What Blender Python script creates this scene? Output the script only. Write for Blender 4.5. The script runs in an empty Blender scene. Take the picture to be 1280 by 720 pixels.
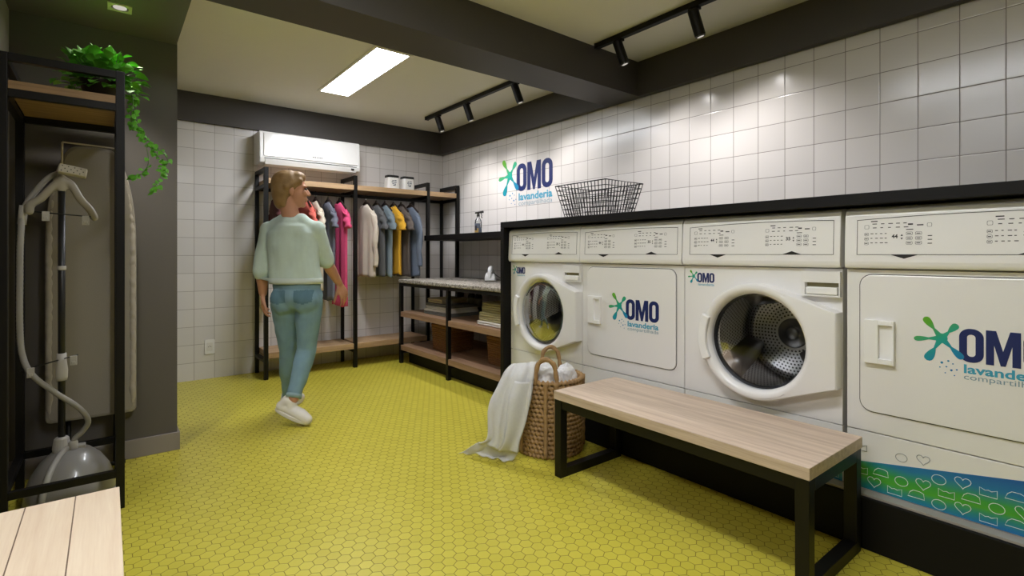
import bpy, bmesh, math, random
from math import sin, cos, pi, radians as R, sqrt, atan2, hypot
from mathutils import Vector, Matrix, noise as mnoise

SC = bpy.context.scene
COL = SC.collection
rnd = random.Random(7)

# ------------------------------------------------------------------ helpers
def lin(h):
    h = h.lstrip('#')
    o = []
    for i in (0, 2, 4):
        c = int(h[i:i+2], 16) / 255
        o.append(c / 12.92 if c <= .04045 else ((c + .055) / 1.055) ** 2.4)
    return (o[0], o[1], o[2], 1)

class NT:
    """tiny node-tree helper"""
    def __init__(s, name):
        s.m = bpy.data.materials.new(name); s.m.use_nodes = True
        s.t = s.m.node_tree; s.N = s.t.nodes; s.L = s.t.links
        s.b = s.N['Principled BSDF']
    def n(s, typ, ins=None, **kw):
        x = s.N.new(typ)
        for k, v in kw.items(): setattr(x, k, v)
        for k, v in (ins or {}).items(): s.put(x.inputs[k], v)
        return x
    def put(s, sock, v):
        if hasattr(v, 'is_output'): s.L.new(v, sock)
        else: sock.default_value = v
    def math(s, op, a, b=0.0, c=0.0):
        x = s.n('ShaderNodeMath', {0: a, 1: b, 2: c}, operation=op); return x.outputs[0]
    def vm(s, op, a, b=(0, 0, 0), out=0):
        x = s.n('ShaderNodeVectorMath', {0: a, 1: b}, operation=op); return x.outputs[out]
    def mix(s, f, a, b):
        x = s.n('ShaderNodeMix', data_type='RGBA'); s.put(x.inputs[0], f); s.put(x.inputs[6], a); s.put(x.inputs[7], b); return x.outputs[2]
    def obj(s): return s.n('ShaderNodeTexCoord').outputs['Object']
    def sep(s, v): x = s.n('ShaderNodeSeparateXYZ', {0: v}); return x.outputs
    def ramp(s, f, stops):
        x = s.n('ShaderNodeValToRGB', {0: f}); e = x.color_ramp.elements
        while len(e) < len(stops): e.new(.5)
        for k, (p, c) in zip(e, stops): k.position = p; k.color = c
        return x.outputs[0]
    def noise(s, vec, scale, detail=3.0, rough=.5):
        return s.n('ShaderNodeTexNoise', {'Vector': vec, 'Scale': scale, 'Detail': detail, 'Roughness': rough}).outputs[0]
    def bump(s, h, strength=.3, dist=.002):
        x = s.n('ShaderNodeBump', {'Height': h, 'Strength': strength, 'Distance': dist}); s.L.new(x.outputs[0], s.b.inputs['Normal'])

def mat(name, col, rough=.5, metal=0.0, var=0.0, vs=8.0, bump=0.0, bs=60.0, spec=.5, coat=0.0):
    t = NT(name); c = lin(col) if isinstance(col, str) else col
    b = t.b
    b.inputs['Base Color'].default_value = c; b.inputs['Roughness'].default_value = rough
    b.inputs['Metallic'].default_value = metal; b.inputs['Specular IOR Level'].default_value = spec
    b.inputs['Coat Weight'].default_value = coat
    o = t.obj()
    f = t.noise(o, vs)
    k = tuple(x * (1 - var) for x in c[:3]) + (1,)
    t.put(b.inputs['Base Color'], t.mix(f, k, c) if var else t.mix(f, c, tuple(x * .985 for x in c[:3]) + (1,)))
    if bump: t.bump(t.noise(o, bs, 4), bump)
    return t.m

def wood(name, dark, light, axis='Y', rough=.5, scale=1.0, planks=None):
    t = NT(name); o = t.obj()
    st = {'X': (.6, 14, 14), 'Y': (14, .6, 14), 'Z': (14, 14, .6)}[axis]
    v = t.vm('MULTIPLY', o, tuple(q * scale for q in st))
    f = t.noise(v, 3.0, 6, .6)
    g = t.noise(t.vm('MULTIPLY', o, tuple(q * 6 * scale for q in st)), 3.0, 3)
    h = t.math('ADD', t.math('MULTIPLY', f, .75), t.math('MULTIPLY', g, .25))
    c = t.ramp(h, [(.32, lin(dark)), (.68, lin(light))])
    if planks:
        xs = t.sep(o)
        for p in planks:
            d = t.math('LESS_THAN', t.math('ABSOLUTE', t.math('SUBTRACT', xs[0], p)), .0013)
            c = t.mix(d, c, lin('#6b5440'))
    t.put(t.b.inputs['Base Color'], c); t.b.inputs['Roughness'].default_value = rough
    t.bump(h, .12, .001)
    return t.m

def link(name, me, m=None, parent=None, smooth=False):
    o = bpy.data.objects.new(name, me); COL.objects.link(o)
    if m is not None:
        if isinstance(m, (list, tuple)):
            for q in m: me.materials.append(q)
        else: me.materials.append(m)
    if parent: o.parent = parent
    if smooth:
        for p in me.polygons: p.use_smooth = True
    return o

def obj(name, bm, m, parent=None, smooth=False, bevel=0, seg=2, off=None):
    """bm in the coordinates of its thing; off is subtracted (world -> local)"""
    me = bpy.data.meshes.new(name)
    if off is not None: bmesh.ops.translate(bm, verts=bm.verts, vec=-Vector(off))
    bmesh.ops.recalc_face_normals(bm, faces=bm.faces)
    bm.to_mesh(me); bm.free()
    o = link(name, me, m, parent, smooth)
    if bevel:
        md = o.modifiers.new('bevel', 'BEVEL'); md.width = bevel; md.segments = seg; md.limit_method = 'ANGLE'; md.angle_limit = R(40)
        md.harden_normals = False
        for p in me.polygons: p.use_smooth = False
    return o

def thing(name, label, cat, loc=(0, 0, 0), rz=0.0, group=None):
    o = bpy.data.objects.new(name, None); COL.objects.link(o)
    o.location = loc; o.rotation_euler = (0, 0, rz); o.empty_display_size = .05
    return tag(o, label, cat, group)

def tag(o, label, cat, group=None, kind=None):
    o['label'] = label; o['category'] = cat
    if group: o['group'] = group
    if kind: o['kind'] = kind
    return o

def struct(name, bm, m, bevel=0):
    o = obj(name, bm, m, bevel=bevel); o['kind'] = 'structure'; return o

B = bmesh.new
def box(bm, x0, x1, y0, y1, z0, z1, mi=0):
    v = [bm.verts.new((x, y, z)) for z in (z0, z1) for y in (y0, y1) for x in (x0, x1)]
    for f in ((0, 2, 3, 1), (4, 5, 7, 6), (0, 1, 5, 4), (2, 6, 7, 3), (0, 4, 6, 2), (1, 3, 7, 5)):
        q = bm.faces.new([v[i] for i in f]); q.material_index = mi
    return bm

def frame_of(d):
    d = Vector(d).normalized()
    a = Vector((0, 0, 1)) if abs(d.z) < .9 else Vector((1, 0, 0))
    x = d.cross(a).normalized(); y = d.cross(x).normalized()
    return x, y

def tube(bm, pts, r, seg=8, closed=False, cap=True, rs=None):
    pts = [Vector(p) for p in pts]; n = len(pts); rings = []
    px = None
    for i, p in enumerate(pts):
        if closed: d = pts[(i + 1) % n] - pts[i - 1]
        else: d = pts[min(i + 1, n - 1)] - pts[max(i - 1, 0)]
        d.normalize()
        if px is None: x, y = frame_of(d)
        else:
            x = (px - d * px.dot(d)).normalized(); y = d.cross(x)
        px = x
        rr = rs[i] if rs else r
        rings.append([bm.verts.new(p + (x * cos(2 * pi * k / seg) + y * sin(2 * pi * k / seg)) * rr) for k in range(seg)])
    m = n if closed else n - 1
    for i in range(m):
        a, b = rings[i], rings[(i + 1) % n]
        for k in range(seg):
            bm.faces.new((a[k], a[(k + 1) % seg], b[(k + 1) % seg], b[k]))
    if cap and not closed:
        bm.faces.new(rings[0][::-1]); bm.faces.new(rings[-1])
    return bm

def spline(pts, n=8):
    P = [Vector(p) for p in pts]; P = [P[0] * 2 - P[1]] + P + [P[-1] * 2 - P[-2]]
    out = []
    for i in range(1, len(P) - 2):
        for k in range(n):
            t = k / n
            out.append(.5 * ((2 * P[i]) + (P[i+1] - P[i-1]) * t + (2 * P[i-1] - 5 * P[i] + 4 * P[i+1] - P[i+2]) * t * t + (3 * P[i] - P[i-1] - 3 * P[i+1] + P[i+2]) * t ** 3))
    out.append(P[-2]); return out

def lathe(bm, prof, seg=32, c=(0, 0, 0), sx=1.0, sy=1.0, axis='Z'):
    rings = []
    for r, z in prof:
        rg = []
        for k in range(seg):
            a = 2 * pi * k / seg
            if axis == 'Z': p = (c[0] + r * cos(a) * sx, c[1] + r * sin(a) * sy, c[2] + z)
            else: p = (c[0] + z, c[1] + r * cos(a) * sx, c[2] + r * sin(a) * sy)
            rg.append(bm.verts.new(p))
        rings.append(rg)
    for a, b in zip(rings, rings[1:]):
        for k in range(seg): bm.faces.new((a[k], a[(k + 1) % seg], b[(k + 1) % seg], b[k]))
    if prof[0][0] > 1e-6: bm.faces.new(rings[0][::-1])
    if prof[-1][0] > 1e-6: bm.faces.new(rings[-1])
    bmesh.ops.remove_doubles(bm, verts=bm.verts, dist=1e-6)
    return bm

def prism(bm, poly, f, h0, h1):
    """poly: 2D points, f(p, q, h) -> 3D"""
    a = [bm.verts.new(f(p, q, h0)) for p, q in poly]; b = [bm.verts.new(f(p, q, h1)) for p, q in poly]
    bm.faces.new(a[::-1]); bm.faces.new(b)
    n = len(poly)
    for i in range(n): bm.faces.new((a[i], a[(i + 1) % n], b[(i + 1) % n], b[i]))
    return bm

def ringprism(bm, outer, inner, f, h0, h1):
    n = len(outer)
    L = [[bm.verts.new(f(p, q, h)) for p, q in poly] for poly in (outer, inner) for h in (h0, h1)]
    o0, o1, i0, i1 = L
    for k in range(n):
        j = (k + 1) % n
        bm.faces.new((o0[k], o0[j], o1[j], o1[k])); bm.faces.new((i0[k], i1[k], i1[j], i0[j]))
        bm.faces.new((o1[k], o1[j], i1[j], i1[k])); bm.faces.new((o0[k], i0[k], i0[j], o0[j]))
    return bm

def rrect(x0, x1, y0, y1, r, n=6):
    out = []
    for cx, cy, a0 in ((x1 - r, y1 - r, 0), (x0 + r, y1 - r, 90), (x0 + r, y0 + r, 180), (x1 - r, y0 + r, 270)):
        for k in range(n + 1):
            a = R(a0 + 90 * k / n); out.append((cx + r * cos(a), cy + r * sin(a)))
    return out

def capsule(bm, p0, p1, r0, r1, seg=14, flat=None):
    p0, p1 = Vector(p0), Vector(p1); d = (p1 - p0); L = d.length
    d = d / L if L > 1e-6 else Vector((0, 0, 1))
    x, y = frame_of(d)
    rings = []
    N = 5
    st = [(p0 - d * r0 * cos(pi / 2 * k / N), r0 * sin(pi / 2 * k / N)) for k in range(N + 1)]
    st += [(p1 + d * r1 * sin(pi / 2 * k / N), r1 * cos(pi / 2 * k / N)) for k in range(N + 1)]
    for c, r in st:
        r = max(r, 1e-4)
        rings.append([bm.verts.new(c + (x * cos(2 * pi * k / seg) + y * sin(2 * pi * k / seg)) * r) for k in range(seg)])
    for a, b in zip(rings, rings[1:]):
        for k in range(seg): bm.faces.new((a[k], a[(k + 1) % seg], b[(k + 1) % seg], b[k]))
    bm.faces.new(rings[0][::-1]); bm.faces.new(rings[-1])
    return bm

def ellip(bm, c, r, rot=None, u=20, v=14):
    M = Matrix.Translation(Vector(c)) @ (rot.to_4x4() if rot else Matrix()) @ Matrix.Diagonal((r[0], r[1], r[2], 1))
    bmesh.ops.create_uvsphere(bm, u_segments=u, v_segments=v, radius=1, matrix=M)
    return bm

def remesh(name, bm, voxel, m, parent, smooth=4, wr=0.0, ws=20.0, cut=None):
    me = bpy.data.meshes.new(name + '_raw')
    bmesh.ops.recalc_face_normals(bm, faces=bm.faces)
    bm.to_mesh(me); bm.free()
    t = bpy.data.objects.new('raw', me); COL.objects.link(t)
    a = t.modifiers.new('r', 'REMESH'); a.mode = 'VOXEL'; a.voxel_size = voxel
    if smooth:
        s = t.modifiers.new('s', 'SMOOTH'); s.factor = .5; s.iterations = smooth
    bpy.context.view_layer.update()
    dg = bpy.context.evaluated_depsgraph_get()
    out = bpy.data.meshes.new_from_object(t.evaluated_get(dg))
    out.name = name
    bpy.data.objects.remove(t); bpy.data.meshes.remove(me)
    if cut:
        b2 = B(); b2.from_mesh(out)
        for co, no in cut:
            r = bmesh.ops.bisect_plane(b2, geom=b2.verts[:] + b2.edges[:] + b2.faces[:], plane_co=co, plane_no=no, clear_outer=True)
            ed = [e for e in b2.edges if e.is_boundary]
            bmesh.ops.holes_fill(b2, edges=ed)
        b2.to_mesh(out); b2.free()
    if wr:
        out.update()
        ns = [v.normal.copy() for v in out.vertices]
        for v, n in zip(out.vertices, ns):
            q = v.co
            v.co = q + n * wr * mnoise.noise(Vector((q.x * ws, q.y * ws, q.z * ws * .55)))
    out.materials.clear()
    return link(name, out, m, parent, True)

def loft(bm, secs, seg=28):
    """closed stack of elliptical sections (cx, cy, z, rx, ry)"""
    rings = [[bm.verts.new((cx + rx * cos(2 * pi * k / seg), cy + ry * sin(2 * pi * k / seg), z)) for k in range(seg)] for cx, cy, z, rx, ry in secs]
    for a, b in zip(rings, rings[1:]):
        for k in range(seg): bm.faces.new((a[k], a[(k + 1) % seg], b[(k + 1) % seg], b[k]))
    bm.faces.new(rings[0][::-1]); bm.faces.new(rings[-1]); return bm

def copy_tree(o, parent=None):
    c = o.copy(); COL.objects.link(c)
    if parent: c.parent = parent
    for ch in list(o.children): copy_tree(ch, c)
    return c

# ------------------------------------------------------------------ materials
M = {}
M['paint_white'] = mat('ceiling_paint', '#e6e3dc', .9)
M['paint_grey'] = mat('charcoal_paint', '#46423f', .55, bump=.03, bs=200)
M['paint_alcove'] = mat('alcove_paint', '#5d5854', .6, bump=.03, bs=200)
M['paint_left'] = mat('beige_paint', '#8d8578', .8)
M['base_grey'] = mat('skirting', '#918986', .5)
M['black_metal'] = mat('black_metal', '#0e0c0a', .45, bump=.03, bs=300, spec=.3)
M['black_board'] = mat('black_board', '#0d0b0a', .6, spec=.25)
M['white_enamel'] = mat('white_enamel', '#e9e7e4', .3, coat=.15)
M['white_plastic'] = mat('white_plastic', '#efeeec', .35)
M['seam'] = mat('dark_seam', '#3b3836', .6)
M['pocket'] = mat('olive_pocket', '#8c8462', .6)
M['grey_plastic'] = mat('grey_plastic', '#8a867f', .4)
M['dark_plastic'] = mat('dark_plastic', '#1a1918', .4)
M['chrome'] = mat('chrome', '#c9c9c9', .18, 1.0)
M['wire_white'] = mat('pale_wire', '#c9bfae', .4)
M['rubber'] = mat('rubber', '#202022', .5)
M['wood_shelf'] = wood('oak_shelf', '#9b7c5c', '#c9a880', 'X', .55)
M['wood_shelf_y'] = wood('brown_shelf', '#7d5f48', '#a8876a', 'Y', .55)
M['wood_bench'] = wood('bench_oak', '#b39c87', '#dbc7b3', 'Y', .5)
M['wood_pale'] = wood('pale_planks', '#d9bfa1', '#ecd8bd', 'Y', .55, planks=(-.067 - .02, -.166 - .02, -.265 - .02))
M['wood_alcove'] = wood('alcove_shelf', '#7c6244', '#a8875e', 'X', .55)
M['navy'] = mat('navy_print', '#16265f', .4)
M['teal_txt'] = mat('teal_print', '#3f9fbe', .4)
M['blue_txt'] = mat('light_blue_print', '#8fb9cc', .4)
M['slate_txt'] = mat('slate_print', '#7f9aa8', .4)
M['mark'] = mat('console_print', '#2c2c2c', .5)
M['icon_white'] = mat('white_print', '#d8e4e2', .5)
M['icon_grey'] = mat('grey_print', '#8f9498', .5)
M['towel'] = mat('grey_olive_towel', '#a79c70', .95, var=.25, vs=60, bump=.6, bs=400)
M['towel_grey'] = mat('grey_towel', '#6f6d67', .95, var=.2, vs=60, bump=.6, bs=400)
M['towel_beige'] = mat('beige_towel', '#c4b596', .95, var=.2, vs=60, bump=.6, bs=400)
M['towel_white'] = mat('white_towel', '#e0dbd0', .95, var=.15, vs=60, bump=.6, bs=400)
M['linen'] = mat('grey_white_linen', '#d3d2cf', .9, var=.12, vs=90, bump=.3, bs=500)
M['rope'] = mat('seagrass', '#b28e60', .8, var=.4, vs=60, bump=.5, bs=250)
M['rope_dark'] = mat('dark_rattan', '#8a5c33', .7, var=.4, vs=60, bump=.5, bs=250)
M['leaf'] = mat('leaf_green', '#6cba38', .6, var=.45, vs=30, spec=.25)
M['vine'] = mat('stem_green', '#4a6b2c', .6)
M['terracotta'] = mat('dark_pot', '#2b241f', .6)
M['skin'] = mat('skin', '#c48d6e', .55, var=.1, vs=20)
M['hair'] = mat('blond_hair', '#9c7a4b', .6, var=.4, vs=25, bump=.5, bs=160)
M['sweater'] = mat('mint_knit', '#c6d6cb', .9, var=.12, vs=30, bump=.4, bs=220)
M['denim'] = mat('blue_denim', '#84a5b6', .9, var=.3, vs=14, bump=.3, bs=400)
M['denim_dark'] = mat('dark_denim', '#5f808f', .9, var=.25, vs=14, bump=.3, bs=400)
M['shoe'] = mat('white_canvas', '#e4e0da', .7, bump=.1)
M['sole'] = mat('white_sole', '#d9d5cd', .6)
M['eye'] = mat('eye', '#2a201a', .2)

def floor_mat():
    t = NT('yellow_hex_tiles')
    p = t.n('ShaderNodeNewGeometry').outputs['Position']
    pitch = .0465
    q = t.vm('DIVIDE', t.vm('MULTIPLY', p, (1, 1, 0)), (pitch, pitch, 1))
    r = (1, sqrt(3), 1); h = (.5, sqrt(3) / 2, 0)
    def cell(v):
        return t.vm('SUBTRACT', t.vm('MULTIPLY', t.vm('FRACTION', t.vm('DIVIDE', v, r)), r), h)
    a = cell(q); b = cell(t.vm('SUBTRACT', q, h))
    a = t.vm('MULTIPLY', a, (1, 1, 0)); b = t.vm('MULTIPLY', b, (1, 1, 0))
    la = t.vm('LENGTH', a, out=1); lb = t.vm('LENGTH', b, out=1)
    k = t.math('LESS_THAN', la, lb)
    mx = t.n('ShaderNodeMix', data_type='VECTOR'); t.put(mx.inputs[0], k); t.put(mx.inputs[4], b); t.put(mx.inputs[5], a)
    g = mx.outputs[1]
    s = t.sep(t.vm('ABSOLUTE', g))
    d = t.math('MAXIMUM', s[0], t.math('ADD', t.math('MULTIPLY', s[0], .5), t.math('MULTIPLY', s[1], .8660254)))
    idv = t.vm('SUBTRACT', q, g)
    wn = t.n('ShaderNodeTexWhiteNoise', {'Vector': t.vm('SNAP', t.vm('ADD', idv, (.01, .01, 0)), (.25, .25, 1))}).outputs[0]
    grout = t.n('ShaderNodeMapRange', {0: d, 1: .462, 2: .482}, interpolation_type='SMOOTHSTEP').outputs[0]
    c = t.mix(wn, lin('#c5b93e'), lin('#cdc247'))
    c = t.mix(grout, c, lin('#82762a'))
    t.put(t.b.inputs['Base Color'], c)
    t.put(t.b.inputs['Roughness'], t.math('ADD', t.math('MULTIPLY', grout, .4), .33))
    hgt = t.n('ShaderNodeMapRange', {0: d, 1: .43, 2: .49, 3: 1.0, 4: 0.0}, interpolation_type='SMOOTHSTEP').outputs[0]
    t.bump(t.math('ADD', hgt, t.math('MULTIPLY', wn, .15)), .35, .0012)
    return t.m
M['floor'] = floor_mat()

def tile_mat(name, axis, u0, z0, line_col='#6d655f'):
    t = NT(name)
    s = t.sep(t.n('ShaderNodeNewGeometry').outputs['Position'])
    P = .1507
    def line(c, o):
        f = t.math('FRACT', t.math('DIVIDE', t.math('SUBTRACT', c, o - 30 * P), P))
        return t.math('MULTIPLY', t.math('MINIMUM', f, t.math('SUBTRACT', 1.0, f)), P)
    d = t.math('MINIMUM', line(s[axis], u0), line(s[2], z0))
    cu = t.math('FLOOR', t.math('DIVIDE', t.math('SUBTRACT', s[axis], u0 - 30 * P), P))
    cz = t.math('FLOOR', t.math('DIVIDE', t.math('SUBTRACT', s[2], z0 - 30 * P), P))
    cv = t.n('ShaderNodeCombineXYZ', {0: cu, 1: cz}).outputs[0]
    wn = t.n('ShaderNodeTexWhiteNoise', {'Vector': cv}).outputs[0]
    g = t.n('ShaderNodeMapRange', {0: d, 1: .0010, 2: .0020, 3: 1.0, 4: 0.0}).outputs[0]
    c = t.mix(wn, lin('#d6d2cf'), lin('#dedad7'))
    c = t.mix(g, c, lin(line_col))
    t.put(t.b.inputs['Base Color'], c)
    t.put(t.b.inputs['Roughness'], t.math('ADD', t.math('MULTIPLY', g, .4), .2))
    hg = t.n('ShaderNodeMapRange', {0: d, 1: .001, 2: .005, 3: 0.0, 4: 1.0}, interpolation_type='SMOOTHSTEP').outputs[0]
    t.bump(t.math('ADD', hg, t.math('MULTIPLY', wn, .2)), .3, .001)
    return t.m
M['tile_right'] = tile_mat('white_square_tiles_right', 1, 1.919, 2.107, '#756d67')
M['tile_back'] = tile_mat('white_square_tiles_back', 0, .574, 2.107, '#8f877f')

def emit(name, col, strength):
    t = NT(name)
    e = t.n('ShaderNodeEmission', {'Color': col, 'Strength': strength})
    t.L.new(e.outputs[0], t.N['Material Output'].inputs[0]); return t.m
PANEL_W = 21.0
M['panel'] = emit('lamp_diffuser', (.93, .95, 1, 1), PANEL_W)
M['lens'] = emit('spot_lens', (1, .93, .82, 1), .3)

def gradient_mat(name, stops, vec, off, rough=.4):
    t = NT(name)
    d = t.vm('DOT_PRODUCT', t.obj(), vec, out=1)
    t.put(t.b.inputs['Base Color'], t.ramp(t.math('ADD', d, off), stops)); t.b.inputs['Roughness'].default_value = rough
    return t.m

def glass_mat():
    t = NT('door_glass')
    tr = t.n('ShaderNodeBsdfTransparent', {'Color': (.80, .82, .85, 1)})
    gl = t.n('ShaderNodeBsdfGlossy', {'Color': (1, 1, 1, 1), 'Roughness': .04})
    fr = t.n('ShaderNodeFresnel', {'IOR': 1.5})
    mx = t.n('ShaderNodeMixShader', {0: t.math('MULTIPLY', fr.outputs[0], .42), 1: tr.outputs[0], 2: gl.outputs[0]})
    t.L.new(mx.outputs[0], t.N['Material Output'].inputs[0]); return t.m
M['glass'] = glass_mat()

def clear_plastic():
    t = NT('clear_plastic')
    tr = t.n('ShaderNodeBsdfTransparent', {'Color': (.93, .94, .95, 1)})
    gl = t.n('ShaderNodeBsdfGlossy', {'Roughness': .1})
    fr = t.n('ShaderNodeFresnel', {'IOR': 1.45})
    mx = t.n('ShaderNodeMixShader', {0: fr.outputs[0], 1: tr.outputs[0], 2: gl.outputs[0]})
    t.L.new(mx.outputs[0], t.N['Material Output'].inputs[0]); return t.m
M['clear'] = clear_plastic()

def drum_mat():
    t = NT('perforated_steel')
    s = t.sep(t.obj())
    ang = t.math('ARCTAN2', s[2], s[1])
    u = t.math('MULTIPLY', ang, 14.0)
    v = t.math('DIVIDE', s[0], .0155)
    row = t.math('FLOOR', v)
    u2 = t.math('ADD', u, t.math('MULTIPLY', t.math('FRACT', t.math('MULTIPLY', row, .5)), 1.0))
    fu = t.math('SUBTRACT', t.math('FRACT', u2), .5); fv = t.math('SUBTRACT', t.math('FRACT', v), .5)
    d = t.math('SQRT', t.math('ADD', t.math('MULTIPLY', fu, fu), t.math('MULTIPLY', fv, fv)))
    hole = t.math('LESS_THAN', d, .27)
    t.put(t.b.inputs['Base Color'], t.mix(hole, (.78, .77, .75, 1), (.01, .01, .01, 1)))
    t.put(t.b.inputs['Metallic'], t.math('SUBTRACT', 1.0, hole))
    t.b.inputs['Roughness'].default_value = .28
    t.bump(t.math('SUBTRACT', 1.0, t.math('MULTIPLY', t.math('GREATER_THAN', d, .38), .5)), .5, .002)
    return t.m
M['drum'] = drum_mat()
def back_mat():
    t = NT('perforated_back'); s = t.sep(t.obj())
    rr = t.math('SQRT', t.math('ADD', t.math('MULTIPLY', s[1], s[1]), t.math('MULTIPLY', s[2], s[2])))
    v = t.math('DIVIDE', rr, .0155)
    ang = t.math('ARCTAN2', s[2], s[1])
    u = t.math('MULTIPLY', ang, t.math('MAXIMUM', t.math('FLOOR', v), 1.0))
    fu = t.math('SUBTRACT', t.math('FRACT', u), .5); fv = t.math('SUBTRACT', t.math('FRACT', v), .5)
    d = t.math('SQRT', t.math('ADD', t.math('MULTIPLY', fu, fu), t.math('MULTIPLY', fv, fv)))
    hole = t.math('MULTIPLY', t.math('LESS_THAN', d, .27), t.math('GREATER_THAN', rr, .075))
    t.put(t.b.inputs['Base Color'], t.mix(hole, (.62, .61, .60, 1), (.01, .01, .01, 1)))
    t.put(t.b.inputs['Metallic'], t.math('SUBTRACT', 1.0, hole)); t.b.inputs['Roughness'].default_value = .38
    return t.m
M['drum_back'] = back_mat()
M['steel'] = mat('steel', '#b9b7b2', .25, 1.0)
M['steel_dark'] = mat('dark_steel', '#5a5854', .3, 1.0)

def pad_mat():
    t = NT('speckled_pad'); o = t.obj()
    f = t.noise(o, 70, 2, .7); g = t.noise(o, 30, 3)
    c = t.ramp(t.math('ADD', t.math('MULTIPLY', f, .7), t.math('MULTIPLY', g, .3)), [(.38, lin('#55504a')), (.5, lin('#8a8379')), (.62, lin('#b9b2a6'))])
    t.put(t.b.inputs['Base Color'], c); t.b.inputs['Roughness'].default_value = .95
    t.bump(f, .6, .004); return t.m
M['pad'] = pad_mat()
# ------------------------------------------------------------------ room
XR, YB, ZC = 2.99, 5.055, 2.42
XL = -.36
YN = -1.6
struct('floor', box(B(), -2.7, XR + .1, YN - .1, YB + .1, -.06, 0), M['floor'])
struct('ceiling', box(B(), -2.7, XR + .1, YN - .1, YB + .1, ZC, ZC + .06), M['paint_white'])
struct('wall_right', box(B(), XR, XR + .1, YN - .1, YB + .1, 0, ZC), M['tile_right'])
struct('wall_back', box(B(), .305, XR, YB, YB + .1, 0, ZC), M['tile_back'])
struct('wall_alcove', box(B(), XL - .1, .300, 3.333, YB + .1, 0, ZC), M['paint_alcove'])
struct('wall_left', box(B(), XL - .1, XL, 2.0, 3.333, 0, ZC), M['paint_left'])
XO = -2.6
struct('wall_side', box(B(), XO - .1, XO, YN, 2.1, 0, ZC), M['paint_left'])
struct('wall_return', box(B(), XO, XL - .1, 2.0, 2.1, 0, ZC), M['paint_left'])
struct('wall_front', box(B(), -2.7, XR, YN - .1, YN, 0, ZC), M['paint_left'])
struct('ceiling_soffit', box(B(), XL, .297, 2.0, 3.333, 2.205, ZC), M['paint_alcove'])
bm = B(); box(bm, XL, .312, 3.321, 3.333, 0, .096); box(bm, .300, .312, 3.333, YB, 0, .096)
struct('baseboard_alcove', bm, M['base_grey'], bevel=.002)
struct('trim_1', box(B(), XL, 2.94, 2.295, 2.60, 2.178, ZC), M['paint_grey'])       # cross beam
struct('trim_2', box(B(), 2.94, XR, YN, YB, 2.178, ZC), M['paint_grey'])            # beam on right wall
struct('trim_3', box(B(), .300, 2.94, 5.02, YB, 2.176, ZC), M['paint_grey'])         # band on back wall

# recessed linear panel light, plus two unseen ones added for fill
def panel_light(x0, x1, y0, y1, label):
    t = thing('ceiling_panel_light', label, 'ceiling light', ((x0 + x1) / 2, (y0 + y1) / 2, ZC))
    o = (t.location.x, t.location.y, ZC)
    obj('frame', ringprism(B(), [(x0 - .02, y0 - .02), (x1 + .02, y0 - .02), (x1 + .02, y1 + .02), (x0 - .02, y1 + .02)],
        [(x0, y0), (x1, y0), (x1, y1), (x0, y1)], lambda p, q, h: (p, q, h), ZC - .008, ZC), M['paint_white'], t, off=o)
    obj('diffuser', box(B(), x0, x1, y0, y1, ZC - .006, ZC - .002), M['panel'], t, off=o)
panel_light(1.385, 1.615, 3.185, 4.31, 'white glowing rectangular light panel recessed in the far ceiling beyond the cross beam')
panel_light(.66, .89, .25, 1.375, 'added unseen fill light panel in the near ceiling, before the cross beam')  # added out of view to brighten the near half of the room
panel_light(-1.10, -.87, .25, 1.375, 'added unseen fill light panel in the near ceiling, on the side away from the machines')  # another added panel, out of view, lighting the machine fronts

# track spots
def track(y0, y1, label):
    t = thing('light_track', label, 'light track', (2.48, (y0 + y1) / 2, ZC), group=None)
    o = tuple(t.location)
    obj('rail', box(B(), 2.462, 2.498, y0, y1, ZC - .032, ZC - .0005), M['black_metal'], t, bevel=.002, off=o)
    obj('end_cap', box(B(), 2.460, 2.500, y1, y1 + .012, ZC - .034, ZC - .0005), M['dark_plastic'], t, off=o)
    obj('end_cap', box(B(), 2.460, 2.500, y0 - .012, y0, ZC - .034, ZC - .0005), M['dark_plastic'], t, off=o)
track(3.0, 4.50, 'black ceiling track with three spotlights beyond the cross beam')
track(.45, 2.255, 'black ceiling track with spotlights on the near side of the cross beam')

def spot(y, aim, label, power, group='black track spotlights'):
    """aim: point the barrel looks at"""
    t = thing('track_spotlight', label, 'spotlight', (2.48, y, ZC - .032), group=group)
    piv = Vector((0, 0, -.045))
    d = (Vector(aim) - Vector(t.location) - piv).normalized()
    obj('stem', tube(B(), [(0, 0, 0), (0, 0, -.05)], .007, 8), M['black_metal'], t, True)
    a = piv - d * .035; b = piv + d * .105
    bm = tube(B(), [a, b], .029, 24)
    obj('barrel', bm, M['black_metal'], t, bevel=.003)
    x, yv = frame_of(d)
    rp = [piv + d * .1052, piv + d * .112]
    obj('bezel', tube(B(), rp, .0265, 24), M['steel_dark'], t)
    obj('lens', tube(B(), [piv + d * .1121, piv + d * .1135], .018, 20), M['lens'], t)
    obj('driver_box', box(B(), -.016, .016, -.03, .03, -.014, -.0005), M['black_metal'], t, bevel=.002)
    l = bpy.data.lights.new('spot_beam', 'SPOT'); l.energy = power; l.color = (1, .96, .95)
    l.spot_size = R(112); l.spot_blend = .9; l.shadow_soft_size = .02
    lo = bpy.data.objects.new('spot_beam', l); COL.objects.link(lo); lo.parent = t
    lo.location = piv + d * .125
    lo.rotation_euler = d.to_track_quat('-Z', 'Y').to_euler()
SP = 12.5
spot(4.28, (2.93, 4.12, .95), 'black track spotlight nearest the far corner, tilted down', SP)
spot(3.781, (2.93, 3.62, .95), 'black track spotlight in the middle of the far ceiling track', SP)
spot(3.10, (2.93, 2.90, 1.0), 'black track spotlight peeking out below the cross beam on its far side', SP)
spot(2.08, (2.93, 1.85, 1.0), 'black track spotlight just on the near side of the cross beam, above the right wall', SP)
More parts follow.
